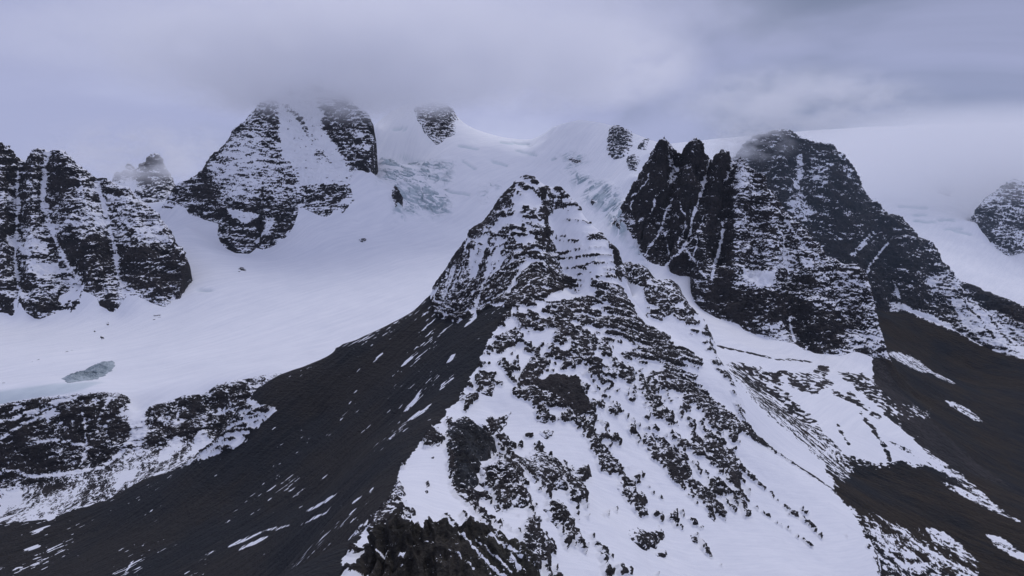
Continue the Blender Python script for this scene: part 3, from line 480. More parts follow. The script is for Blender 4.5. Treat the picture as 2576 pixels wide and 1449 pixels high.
# central peak: base bias, then zones and marks (negative = bare rock or scree)
CEN_M = [(K,-.40,10,[(1300,440),(1330,436),(1375,465),(1385,620),(1395,690),(1440,740),(1400,770),(1300,768),(1262,775),(1150,800),(1070,760),(1150,630),(1235,535)]),
    (K,.10,6,[(1285,495),(1335,470),(1350,505),(1300,525)]),(K,.15,6,[(1200,598),(1232,592),(1218,650),(1182,672)]),(K,.05,6,[(1255,545),(1310,535),(1310,565),(1260,570)]),(N,.25,5,[(1235,650),(1225,700),(1210,750),(1190,790)]),(N,.15,5,[(1270,640),(1245,690),(1225,740)]),(N,.2,5,[(1330,660),(1300,700),(1280,735)]),
    (N,-.9,7,[(1292,464),(1252,518),(1222,561),(1175,595),(1150,650),(1095,725)]),(N,-.6,4,[(1305,450),(1335,447),(1365,475)]),(N,-.9,7,[(1366,480),(1372,560),(1378,640)]),(N,-.7,5,[(1316,560),(1318,605)]),(K,-.8,4,[(1338,590),(1378,585),(1380,620),(1345,612)]),(K,.9,4,[(1297,595),(1335,592),(1345,612),(1300,615)]),
    (K,-.8,6,[(1365,748),(1400,712),(1432,690),(1442,722),(1400,745)]),
    (K,-.38,6,[(1376,476),(1410,474),(1466,532),(1440,534),(1380,532)]),(K,.8,6,[(1382,536),(1466,534),(1502,580),(1392,590)]),(K,-.3,4,[(1392,590),(1512,586),(1520,604),(1425,613),(1397,602)]),(K,.55,6,[(1397,613),(1520,605),(1548,640),(1546,690),(1500,692),(1430,702),(1407,650)]),(N,-.45,3.5,[(1400,640),(1450,628),(1540,622)]),(N,-.4,3.5,[(1425,675),(1510,662),(1545,658)]),(N,-.35,3,[(1396,560),(1440,552),(1484,562)]),(N,-.4,3,[(1404,652),(1470,645),(1548,640)]),(N,-.45,4,[(1445,694),(1500,682),(1546,676)]),
    (N,-1.0,8,[(1548,632),(1554,690),(1562,740),(1592,790)]),(K,-.6,7,[(1480,695),(1550,682),(1590,780),(1600,803),(1560,792),(1500,742)]),
    (K,-.28,10,[(1400,745),(1480,740),(1600,800),(1720,900),(1700,930),(1560,850),(1450,800),(1380,780)]),
    (K,-.5,6,[(1559,668),(1586,660),(1625,668),(1650,704),(1705,712),(1738,790),(1700,800),(1640,795),(1620,740),(1570,700)]),(K,.8,6,[(1570,705),(1615,730),(1625,790),(1600,800),(1580,750)]),(K,-.3,5,[(1740,795),(1785,825),(1803,892),(1780,880),(1760,840),(1725,815)]),(K,.8,6,[(1600,800),(1690,812),(1735,850),(1760,900),(1700,870),(1640,830)]),
    (K,1.0,4,[(1363,752),(1420,729),(1472,743),(1440,753),(1375,758)]),
    (N,-.45,20,[(1565,824),(1620,840),(1665,862),(1700,930),(1712,971),(1760,1010)]),(N,-.30,16,[(1480,860),(1560,930),(1620,980),(1660,1040)]),(K,-.7,6,[(1480,905),(1505,905),(1508,935),(1485,935)]),
    (K,-1.3,5,[(1335,962),(1400,945),(1456,950),(1456,985),(1472,1010),(1477,1040),(1450,1046),(1420,1010),(1350,995)]),(K,-.7,6,[(1285,940),(1330,915),(1360,940),(1340,962),(1290,965)]),(K,-.5,6,[(1285,985),(1350,975),(1400,1000),(1350,1015),(1290,1010)]),
    (N,-.5,17,[(1425,1045),(1470,1090),(1500,1130),(1530,1168)]),(N,-.42,16,[(1500,1170),(1560,1210),(1590,1240),(1615,1280)]),(N,-.4,10,[(1475,1240),(1515,1268)]),(N,-.45,19,[(1585,1085),(1640,1120),(1680,1160),(1715,1210)]),(K,-.75,8,[(1630,1150),(1695,1148),(1716,1195),(1690,1215),(1640,1180)]),
    (N,-.5,19,[(1717,970),(1760,1012),(1800,1042),(1850,1080)]),(N,-.5,14,[(1640,1220),(1690,1260),(1735,1300),(1775,1330)]),(K,-.6,8,[(1717,1180),(1745,1215),(1780,1240),(1800,1320),(1770,1312),(1740,1260),(1715,1240)]),
    (K,-.62,7,[(1737,1090),(1790,1085),(1815,1110),(1846,1150),(1832,1186),(1800,1180),(1760,1140),(1735,1110)]),(N,-.9,7,[(1830,1185),(1850,1220),(1860,1240)]),(N,-.9,2.5,[(1860,1240),(1895,1270),(1905,1280)]),
    (K,-.32,10,[(1290,790),(1380,780),(1470,840),(1500,900),(1420,930),(1350,900),(1310,860)]),(K,.5,8,[(1340,830),(1390,850),(1380,890),(1330,880)]),(N,.5,12,[(1320,900),(1290,960),(1250,1010)]),
    (K,-.5,8,[(1215,890),(1260,850),(1320,800),(1330,830),(1290,870),(1230,900)]),
    (K,.85,10,[(1180,1010),(1260,1000),(1330,1020),(1340,1060),(1300,1120),(1180,1050)]),(K,.85,10,[(1290,1080),(1440,1060),(1480,1130),(1560,1260),(1500,1300),(1420,1130)]),(K,.85,10,[(1030,1150),(1120,1110),(1125,1240),(1200,1300),(1050,1300),(1000,1220)]),
    (K,.85,14,[(1450,1320),(1560,1290),(1750,1350),(1900,1290),(2150,1300),(2220,1480),(1400,1480)]),(K,.85,12,[(1520,1050),(1560,1060),(1720,1240),(1850,1340),(1780,1340),(1640,1230)]),(K,.9,10,[(1860,1090),(1950,1140),(2100,1240),(2150,1300),(1900,1280),(1865,1200)]),(K,.85,8,[(1770,900),(1830,960),(1860,1070),(1800,1010),(1750,960)]),
    (K,-.08,8,[(1420,1330),(1470,1330),(1540,1400),(1600,1449),(1520,1449)]),(N,-1.0,3.2,[(1857,1078),(1950,1138),(2050,1200),(2100,1236)]),(N,-.6,4.5,[(1850,1172),(1900,1215),(1960,1265)]),(N,-.35,4.5,[(1960,1265),(2030,1320),(2065,1350)]),(N,-.2,3,[(1900,1278),(1990,1340),(2060,1390)]),
    (N,-.35,7,[(1750,1350),(1790,1400),(1830,1440)])]
BROWN = [(620,1000),(700,930),(833,880),(942,824),(1043,772),(1080,742),(1105,800),(1150,812),(1200,790),(1240,770),(1285,775),(1262,800),(1225,870),(1196,930),(1165,985),(1120,1045),(1060,1110),(1010,1170),(1003,1200),(990,1240),(960,1290),(905,1350),(865,1400),(850,1500),(400,1700),(-400,1700),(-400,1380),(0,1316),(133,1300),(267,1256),(360,1203),(533,1150),(617,1110),(697,1030)]
BROWN_M = [('t',1.0,4,[(1145,891),(1125,911)]),('t',1.0,6,[(1142,944),(1125,960),(1105,981)]),('t',1.0,4,[(1059,984),(1042,1011),(1019,1034)]),('t',1.0,4.5,[(1085,1018),(1052,1041),(1025,1058)]),(N,.55,5,[(1022,1068),(972,1111),(932,1144)]),('t',.9,3,[(965,884),(939,911)]),('t',1.0,4,[(1039,898),(1012,921)]),('t',1.0,5,[(1199,794),(1169,821)]),
    (N,.18,13,[(1149,804),(1092,858),(1039,924)]),('t',1.0,3.5,[(847,1243),(800,1273),(770,1286)]),('t',1.0,3,[(820,1289),(767,1316)]),('t',1.0,3,[(770,1226),(737,1251)]),('t',.9,2.5,[(742,1226),(723,1240)]),('t',1.0,2.2,[(827,1193),(797,1216)]),('t',1.0,3.5,[(727,1321),(663,1336)]),('t',.8,4.5,[(663,1336),(617,1356),(573,1376)]),('t',1.0,4,[(673,1349),(637,1366),(600,1383)]),
    (N,.22,9,[(697,1386),(660,1405),(633,1423)]),(N,.35,4,[(912,1156),(859,1196)]),(N,.3,5,[(955,1169),(892,1226),(859,1256)]),('t',.9,3,[(909,1249),(885,1266)]),('t',.9,3,[(939,1226),(928,1240)]),('t',.7,4,[(540,1385),(515,1395)]),('t',.8,3,[(335,1410),(315,1440)]),('t',.7,3,[(1079,813),(1050,850)]),(N,.5,4,[(1120,830),(1060,900),(1030,935)]),('t',.7,3,[(580,1307),(560,1318)]),(N,.5,3,[(490,1440),(470,1449)]),
    (K,.42,10,[(-200,1420),(80,1372),(200,1356),(330,1352),(300,1382),(200,1412),(130,1455),(-200,1480)])]
VAL_M = [(K,-2.0,9,[(2194,895),(2150,880),(2150,770),(2230,780),(2284,783),(2337,806),(2400,830),(2450,860),(2540,893),(2800,950),(2800,1460),(2500,1275),(2420,1210),(2340,1140),(2280,1078),(2217,1002),(2196,950)]),
    (K,-2.0,18,[(2100,1240),(2080,1175),(2100,1152),(2170,1162),(2230,1172),(2270,1157),(2300,1172),(2350,1172),(2420,1215),(2500,1280),(2800,1430),(2800,1700),(2210,1700),(2215,1449),(2180,1349),(2147,1293)]),
    (K,-1.12,22,[(2150,1290),(2260,1310),(2400,1390),(2470,1420),(2460,1470),(2230,1470)]),('t',-.85,13,[(2484,1346),(2534,1376),(2590,1412)]),('t',-.98,8,[(2367,1213),(2417,1239),(2497,1283)]),('t',-1.0,6.5,[(2230,1106),(2300,1143),(2367,1186)]),('t',-1.0,15,[(2330,1330),(2400,1370),(2460,1420)]),
    (K,-1.18,22,[(1800,902),(1900,905),(1960,935),(2000,990),(2060,1060),(2090,1130),(2060,1160),(1990,1100),(1920,1040),(1850,960)]),(K,-1.7,5,[(2007,964),(2063,918),(2087,916),(2084,938),(2017,968)]),(N,-1.6,3,[(1800,868),(1900,893),(1950,903),(2045,910)]),(N,-1.6,5,[(1950,940),(1975,935),(2000,950)]),
    (K,-1.25,14,[(2090,925),(2180,935),(2230,990),(2300,1058),(2260,1062),(2180,1010)]),(N,-1.6,8,[(2168,1040),(2200,1082),(2230,1130),(2240,1172)]),(N,-1.6,7,[(2230,1040),(2290,1090),(2350,1150)]),(K,-1.25,14,[(2060,1150),(2110,1130),(2170,1165),(2110,1230)]),(K,-1.5,7,[(2120,990),(2145,985),(2160,1005),(2140,1015)]),
    (K,-1.35,12,[(2235,1000),(2340,1030),(2340,1060),(2290,1060)]),(N,-1.1,12,[(1990,1010),(2050,1080),(2110,1140)]),('t',-.98,13,[(2240,888),(2290,910),(2340,935)]),('t',-1.0,5,[(2340,935),(2400,965)]),
    (K,-1.15,10,[(1960,930),(2060,930),(2110,960),(2050,1000),(2000,985)]),(N,-1.2,10,[(2090,985),(2150,1010),(2210,1050)]),(N,-1.4,5,[(2100,1060),(2120,1090),(2135,1120)]),(K,-1.2,12,[(2070,1140),(2160,1150),(2250,1170),(2200,1180),(2090,1175)]),(N,-1.0,7,[(2330,1140),(2420,1200),(2520,1290)]),('t',-1.0,8,[(2380,1010),(2420,1030),(2470,1060)])]
GLA_M = [(N,-1.0,2.2,[(70,915),(150,890),(260,866)]),(N,-.9,2,[(80,930),(140,910),(220,885)]),(K,-.95,6,[(370,790),(415,785),(410,810),(385,815)]),(K,-.9,6,[(225,800),(270,790),(268,812),(230,805)]),(N,-.9,2.5,[(0,1000),(60,985),(150,965)]),(K,-1.0,5,[(0,965),(25,955),(20,970),(0,975)]),(K,-.8,5,[(60,870),(85,860),(80,880)]),
    (N,-1.1,2.5,[(345,990),(325,1000),(300,1002)]),(K,-1.0,4,[(590,668),(625,672),(620,690),(600,690)])]
CREV = [[(1045,405),(1085,412),(1125,408)],[(1080,450),(1130,480),(1180,490)],[(1260,358),(1330,362)],[(1300,378),(1350,390)],[(1010,395),(1040,405)],[(1155,365),(1200,375)],[(1165,405),(1195,425)],[(1240,405),(1275,415)],[(990,325),(1020,322)],[(500,730),(530,731)],[(1390,400),(1420,388),(1450,382)],[(2260,518),(2330,522)],[(2300,540),(2330,540)],[(2360,555),(2400,552)],[(2400,580),(2440,590)],[(2380,575),(2420,575)],[(2300,555),(2350,558)]]

# ---------------------------------------------------------------- the setting: mountains
massif('left_buttress', BUT_SKY, BUT_BASE, BUT_F, M_but, 1.4, 0.95, 8, 2.2, 5.0, rule(0.55, 0.40, BUT_M, T=8), 'broad dark rock buttress with snowy ledges and white gullies beside the glacier', seed=11, dip=(0.02, 0))
massif('snow_pyramid', PYR_SKY, PYR_BASE, PYR_F, M_far, 1.8, 1.4, 9, 2.0, 3.0, rule(0.56, 0.40, PYR_M, T=9), 'tall snow covered pyramid mountain with its top in cloud', seed=23)
massif('black_spires', SPI_SKY, SPI_BASE, SPI_F, M_spi, 1.2, 0.8, 7, 2.0, 6.0, rule(0.58, 0.40, SPI_M, T=7), 'row of black rock spires streaked with thin snow gullies', seed=37, dip=(-0.08, 0), lam=0.15)
massif('dark_massif', MAS_SKY, MAS_BASE, MAS_F, M_mas, 1.9, 1.4, 9, 2.2, 5.0, rule(0.60, 0.40, MAS_M, T=10), 'dark hazy massif behind the spires with its summit touching the cloud', seed=41, dip=(0.14, 0))
massif('far_peak', FAR_SKY, FAR_BASE, FAR_F, M_far, 2.6, 2.0, 12, 3, 4, rule(0.58, 0.36, FAR_M, T=13), 'distant banded rock peak beyond the far glacier', seed=53, dip=(0.2, 0))
massif('misty_peaks', BAK_SKY, BAK_BASE, BAK_F, M_far, 2.6, 2.4, 13, 3, 4, rule(0.56, 0.36, BAK_M, T=13), 'small misty rock peaks half lost in cloud', seed=59)
massif('cliff_band', CLI_SKY, CLI_BASE, [], M_cli, 1.3, 0.9, 5, 1.3, 2.5, rule(0.80, 0.45, CLI_M, T=5, dip=(-0.18, 0)), 'rounded dark cliff band below the glacier front', backs=((25, 3), (60, 12)), extra=[L(CLI_FOOT, 9)], seed=67, dip=(-0.18, 0))

cen_poly = np.concatenate([L(CLI_BASE, 25)[:, :2], L(CEN_LEFT, 25)[::-1][:, :2] + np.array([0, 130.]), L(CEN_RIGHT[:10], 25)[:, :2] + np.array([0, 150.]), L(CEN_RIB2, 25)[:, :2] + np.array([12, 60.]), L(CEN_CONTACT_R, 25)[:, :2],
                           np.array([[420, 250], [300, 60], [-350, 60], [-560, 420.]])])
def cen_detail(P, n, U, V):
    """rocks stand proud where the traced zones are bare; scree and snow stay smooth"""
    x, y, z = P[..., 0], P[..., 1], P[..., 2]
    brown = sstep(-4, 4, sd_poly(U + 9*noise(x/14, y/14, 0, 3) + 5*noise(x/4, y/4, 0, 3), V + 9*noise(x/14, y/14, 5, 3) + 5*noise(x/4, y/4, 4, 3), BROWN))
    b = paint(U, V, CEN_M) + 0.07
    # streak direction tilts on the upper left flank
    tilt = sstep(0, 60, sd_poly(U, V, [(1070, 760), (1150, 640), (1260, 610), (1380, 640), (1400, 720), (1290, 780), (1150, 830)]))
    s = z - 0.95 * tilt * x + 0.10 * (1 - tilt) * x
    k = 1 + 0.5 * sstep(640, 780, y)
    cx = 0.92*x + 0.35*y + 1.6*noise(x/8, y/8, z/8, 82); cs = s + 0.9*noise(x/7, y/7, z/7, 84)
    c1, e1 = cells(cx, cs, 11*k, 5.0*k, 81); c2, e2 = cells(cx, cs + 0.8*noise(x/3, y/3, z/3, 86), 4.6*k, 2.3*k, 83)
    pat = 0.55 * noise(x/(17*k), y/(17*k), s/(8*k), 81) + 0.78 * (c1 - 0.5) + 0.66 * (c2 - 0.5) + 0.26 * noise(x/(3.0*k), y/(3.0*k), s/(1.4*k), 85)
    pat += 0.25 * noise(x/40, y/40, z/40, 87)
    rk = sstep(-0.06, 0.10, -b + pat * 0.95 - 0.02) * (1 - brown)
    d = rk * (1.0 + 1.7 * np.clip(pat + 0.4, 0, 1.2) + 0.9 * ridged(x/7, y/7, s/4, 2, 91) + 0.5 * noise(x/2.2, y/2.2, s/1.0, 93)) * k * (1 - 0.55 * sstep(690, 770, y))
    # broad roughness of the bedrock
    d += (1 - brown) * 1.6 * fbm(x/32, y/32, z/32, 3, 95) * sstep(0.95, 0.8, n[..., 2]) + 0.35 * fbm(x/22, y/22, z/22, 2, 97)
    # scree: shallow runnels down the fall line
    al, ac = -0.86*x - 0.5*y, 0.5*x - 0.86*y
    d += brown * (0.5 * fbm(al/60, ac/7, 0.3, 3, 99) + 0.25 * noise(al/9, ac/2.5, 0.9, 98))
    CACHE.update(e1=e1, e2=e2, b=b, pat=pat, rk=rk, brown=brown, al=al, ac=ac)
    return d
def cen_snow(P, n, n2, U, V, d):
    c = CACHE; x, y, z = P[..., 0], P[..., 1], P[..., 2]
    rel = n2[..., 2] - n[..., 2]
    sc = 1.4 - 1.16 * c['rk'] + 0.9 * rel + c['rk'] * (0.40 * (1 - sstep(0.02, 0.14, c['e1'])) + 0.22 * (1 - sstep(0.02, 0.16, c['e2']))) - 0.8 * c['rk'] * np.clip(-c['b'] - 0.45, 0, 0.7)
    bm = paint(U, V, BROWN_M, 5)
    fl = noise(c['al']/10, c['ac']/2.6, 0.3, 101) + 0.5 * noise(c['al']/4, c['ac']/1.3, 0.7, 103) + 0.7 * noise(x/55, y/55, 0, 105) - 0.08 + 0.15 * sstep(640, 740, y)
    sb = -0.35 + bm * (1.15 + 0.9 * fl) + 1.3 * sstep(0.62, 0.9, fl + 0.12 * sstep(520, 680, y))
    sc = sc * (1 - c['brown']) + sb * c['brown']
    return {'snow': np.clip(sc, -1.5, 2.5), 'brown': c['brown'], 'ice': np.zeros(x.shape)}
massif('central_peak', CEN_LEFT, CLI_BASE, [], M_near, 1.15, 1.1, 7, 2.0, 2.0, cen_snow, 'rocky central peak with dark scree on one side and snow slopes on the other',
       backs=((1, 0.5),), extra=[L(CEN_RIGHT, 9), L(CEN_SPINE, 9), L(CEN_EDGE, 9), L(CEN_GUL, 9), L(CEN_RIB2, 9), L(CEN_TROUGH, 9), L(CEN_CONTACT_R, 12), P3(CEN_PTS), back(CEN_LEFT, 120, 110, 25), back(CEN_RIGHT[:16], 60, 60, 25), back(CEN_RIB2, 60, 60, 25)], poly=cen_poly, detail_fn=cen_detail)

# foreground crag
crag_extra = [L([(930,1380,224),(960,1449,210),(980,1600,190),(1000,1800,175)], 4), L([(1020,1340,228),(1040,1420,216),(1060,1560,200),(1060,1800,180)], 4), L([(1090,1330,230),(1120,1400,220),(1130,1500,205),(1140,1800,185)], 4),
              L([(1200,1330,232),(1200,1400,222),(1220,1480,212),(1240,1800,190)], 4), L([(1300,1400,224),(1310,1470,216),(1330,1600,205),(1350,1800,192)], 4), L([(870,1500,205),(850,1650,185),(840,1850,165)], 4), L([(1375,1560,210),(1400,1800,195)], 4)]
crag_sky = L(CRAG_SKY, 3)
crag_poly = np.concatenate([P3([(862,1449,226),(850,1560,195),(840,1850,165),(1000,1900,170),(1240,1850,185),(1410,1830,193),(1380,1560,212),(1362,1452,228)])[:, :2], P3(CRAG_SKY)[::-1][:, :2] + np.array([0, 14.])])
def crag_detail(P, n, U, V):
    x, y, z = P[..., 0], P[..., 1], P[..., 2]
    right = sstep(1150, 1260, U + 0.35 * (V - 1400))
    d = 2.2 * (ridged(x/5.5 + 0.25*z/5, y/12, z/26, 2, 111) - 0.95) + 0.35 * (ridged(x/2.6, y/5, z/7, 2, 113) - 0.85) + 0.08 * noise(x/0.8, y/1.3, z/1.6, 115)
    h1, _ = cells(x + 0.3*z, z + 0.2*y, 4.2, 6.5, 117); h2, _ = cells(x + 0.2*z, z, 1.7, 2.6, 119)
    d = d + 2.6 * (h1 - 0.5) + 0.55 * (h2 - 0.5)
    CACHE.update(right=right); return d * (1 - 0.3 * right)
def crag_snow(P, n, n2, U, V, d):
    x, y, z = P[..., 0], P[..., 1], P[..., 2]; r = CACHE['right']
    q = noise((x + 0.55*z)/2.4, y/5, (z - 0.3*x)/7, 121) + 0.5 * noise((x + 0.55*z)/1.0, y/2, z/3, 123)
    m = paint(U, V, [(K,1.6,3,[(940,1390),(970,1382),(972,1390),(945,1398)]),(K,1.5,3,[(998,1398),(1018,1395),(1015,1410),(1000,1410)]),(N,1.3,4,[(1155,1335),(1180,1370),(1220,1410),(1270,1449)]),(N,1.2,3,[(1195,1355),(1240,1390),(1290,1440)]),(N,1.2,5,[(1225,1335),(1250,1350),(1290,1375),(1310,1400)]),(N,1.1,4,[(1150,1400),(1190,1430)]),(N,1.0,5,[(1290,1400),(1330,1449)])])
    sc = -0.5 + m + r * (0.25 + 0.8 * np.clip(q, -.5, 1)) + 0.35 * sstep(0.80, 0.95, n2[..., 2])
    return {'snow': np.clip(sc, -1.5, 2.5), 'brown': 0.55 * r, 'ice': np.zeros(x.shape)}
CS = Surf([crag_sky] + crag_extra + [back(CRAG_SKY, 10, 14, 4), back(CRAG_SKY, 22, 34, 6)], lam=0.15, merge=1.2)
def crag():
    mn, mx = crag_poly.min(0) - 3, crag_poly.max(0) + 8; d = 0.28
    x, y = np.meshgrid(np.arange(mn[0], mx[0], d), np.arange(max(mn[1], 178), mx[1], d))
    h = CS(x, y); S = OBJ['central_peak'][1]; g = S(x, y)
    P = np.stack([x, y, h], -1); n = normals(P); U, V = proj(P)
    P = P + n * crag_detail(P, n, U, V)[..., None] * 1.25; n2 = normals(P); at = crag_snow(P, n, n2, U, V, 0)
    kp = P[..., 2] > g - 3; kp &= sd_poly(x, y, crag_poly) > -6
    keep = kp[:-1, :-1] & kp[1:, 1:] & kp[:-1, 1:] & kp[1:, :-1]
    o = grid_mesh('foreground_crag', P, keep, at, M_crag); structure(o, 'dark jagged crag rising in front of the snow saddle'); print('crag', len(o.data.polygons))
crag()

# ---------------------------------------------------------------- the setting: glacier and valley
ICE1 = [(950,360),(985,350),(1010,388),(1060,395),(1150,400),(1140,470),(1145,540),(1060,565),(985,560),(975,480),(945,470)]
ICE2 = [(1400,385),(1450,378),(1500,410),(1450,425),(1560,470),(1590,560),(1610,620),(1640,690),(1560,620),(1500,540),(1440,480)]
ICE3 = [(1200,462),(1262,452),(1260,505),(1212,512)]
TONGUE = [(-200,1010),(0,982),(120,966),(220,958),(262,958),(200,985),(110,1000),(0,1020),(-200,1050)]
def icefall(name, poly, bbox, label, seed):
    """a broken patch of seracs lying on the glacier"""
    x, y = np.meshgrid(np.arange(bbox[0], bbox[1], 1.7), np.arange(bbox[2], bbox[3], 1.7)); h = G(x, y)
    P = np.stack([x, y, h], -1); U, V = proj(P)
    k = sstep(-6, 26, sd_poly(U + 10*noise(x/50, y/50, 0, 5), V + 10*noise(x/50, y/50, 9, 5), poly)) * sstep(-0.45, 0.0, noise(x/70, y/70, 3.1, seed) + 0.5 * noise(x/24, y/24, 1.1, seed+1))
    wx, wy = x + 9*noise(x/30, y/30, 0, seed+2), y + 9*noise(x/30, y/30, 4, seed+2)
    h1, e1 = cells(wx, wy, 34, 17, seed); h2, e2 = cells(wx + 3, wy, 13, 8, seed+3)
    z = 10 * (h1 - 0.35) + 5 * (h2 - 0.4) - 7 * (1 - sstep(0.0, 0.16, e1)) - 2.5 * (1 - sstep(0, 0.2, e2))
    P[..., 2] = h + k * (z + 1.5) + 1.6 * fbm(x/90, y/90, 0.3, 3, 21) + 0.4 * fbm(x/9, y/9, 0.3, 2, 33) + 0.35 * (k > 0.02) - 1.5 * (k <= 0.02)
    n2 = normals(P); ic = k * sstep(0.85, 0.45, n2[..., 2] + 0.12 * noise(x/20, y/20, 0, seed+7)) * 0.95
    ic = np.maximum(ic, 0.75 * k * sstep(0.0, 0.35, noise(x/45, y/30, 2.2, seed+8)))
    kp = k > 0.015; keep = kp[:-1, :-1] | kp[1:, 1:] | kp[1:, :-1] | kp[:-1, 1:]
    o = grid_mesh(name, P, keep, {'snow': np.full(x.shape, 1.7), 'brown': 0 * x, 'ice': ic}, M_ice); structure(o, label); print(name, len(o.data.polygons))
M_ice = terrain_material('broken_ice', 1.6, RA, RB, BA, BB, grain=0.3, fall=R(50), ice_a=(0.50, 0.59, 0.62, 1), ice_b=(0.24, 0.33, 0.37, 1))
def ground_block(name, x0, x1, y0, y1, dx, dy, mat, label, marks=(), ice_polys=(), relief=1.0, brown_fn=None, clip=None):
    x, y = np.meshgrid(np.arange(x0, x1 + dx, dx), np.arange(y0, y1 + dy, dy))
    h = G(x, y)
    g0 = h.copy()
    for k, (o, S, poly) in OBJ.items():                  # dips under the mountains that stand on it
        m = (x > poly[:, 0].min()) & (x < poly[:, 0].max()) & (y > poly[:, 1].min()) & (y < poly[:, 1].max())
        if m.any():
            sd = sd_poly(x[m], y[m], poly); ins = sd > 0; t = np.zeros(sd.shape)
            t[ins] = 45 * sstep(3, 22, S(x[m][ins], y[m][ins]) - g0[m][ins]) * sstep(2, 14, sd[ins])
            h[m] = np.minimum(h[m], g0[m] - t)
    P = np.stack([x, y, h], -1); U, V = proj(P); n = normals(P)
    z = relief * (1.6 * fbm(x/90, y/90, 0.3, 3, 21) + 0.35 * fbm(x/18, y/18, 0.7, 2, 31))
    ice = np.zeros(x.shape); bare = np.zeros(x.shape)
    for poly in ice_polys:
        k = sstep(-14, 26, sd_poly(U + 10*noise(x/60, y/60, 0, 5), V + 10*noise(x/60, y/60, 9, 5), poly))
        r = ridged(x/46 + 0.9*noise(x/80, y/80, 2., 41), y/34 + 0.7*noise(x/50, y/50, 3., 42), 0.2, 3, 43)
        z = z + k * 9 * np.clip(r, -0.5, 1.6); ice = np.maximum(ice, k)
    for cv in CREV:
        d, _ = d_line(U + 3*noise(x/30, y/30, 0, 6), V + 3*noise(x/30, y/30, 4, 6), cv); k = 1 - sstep(1.0, 5.0, d); z = z - 5 * k; bare = np.maximum(bare, 0.55 * k)
    P[..., 2] += z; n2 = normals(P)
    ice = ice * sstep(-0.25, 0.45, (0.86 - n2[..., 2]) * 4 + 0.5 * noise(x/35, y/35, 1, 44)) * 0.75
    tg = sstep(-3, 6, sd_poly(U, V, TONGUE)) * 0.6 if name == 'glacier' else 0
    ice = np.maximum(np.maximum(ice, bare), tg)
    sc = 1.6 + paint(U, V, marks); fl = fbm(x/7, y/7, P[..., 2]/4, 3, 61)
    al, ac = 0.82*x - 0.57*y, 0.57*x + 0.82*y
    fl = 0.7 * fl + 0.75 * noise(al/34, ac/4.5, 0.4, 63) + 0.4 * noise(al/12, ac/2.2, 0.9, 64)
    sc = sc + np.clip(1.25 - sc, 0.15, 1.0) * fl * sstep(-0.65, 0.1, sc)
    br = np.zeros(x.shape) if brown_fn is None else brown_fn(U, V, P)
    keep = np.ones((x.shape[0]-1, x.shape[1]-1), bool)
    if clip is not None:
        c = clip(x, y); keep = c[:-1, :-1] | c[1:, 1:] | c[1:, :-1] | c[:-1, 1:]
    o = grid_mesh(name, P, keep, {'snow': sc, 'brown': br, 'ice': ice}, mat)
    structure(o, label); print(name, 'faces', len(o.data.polygons), round(time.time() - T0, 1)); return o
ground_block('glacier', -1500, 600, 560, 2900, 5.5, 4.6, M_glac, 'smooth snow covered glacier bowl with broken icefalls', GLA_M + VAL_M, ice_polys=(), clip=lambda x, y: (y > 840) | ((x < -80) & (y > 600)))
ground_block('moraine_valley', 100, 1300, 420, 1700, 3.0, 3.0, M_val, 'dark moraine valley floor with snow patches', VAL_M, brown_fn=lambda U, V, P: np.ones(U.shape), clip=lambda x, y: ((y < 846) | (x > 596)))
ground_block('far_glacier', 590, 3600, 1690, 5200, 14.0, 14.0, M_glac, 'far snow glacier fading into fog', ice_polys=(), relief=1.5)
def ibox(poly, y0, y1):
    q = np.array([unproj(u, v, y) for u, v in poly for y in (y0, y1)]); return (q[:, 0].min() - 20, q[:, 0].max() + 20, y0, y1)
icefall('icefall', ICE1, ibox(ICE1, 1760, 2200), 'wide blue icefall of broken seracs below the snow dome', 301)
icefall('icefall', ICE2, ibox(ICE2, 1180, 2160), 'narrow icefall squeezed between the spires and the central peak', 331)
icefall('icefall', ICE3, ibox(ICE3, 1800, 2150), 'small patch of broken ice behind the central summit', 361)
print('tris', TRI[0], round(time.time() - T0, 1))
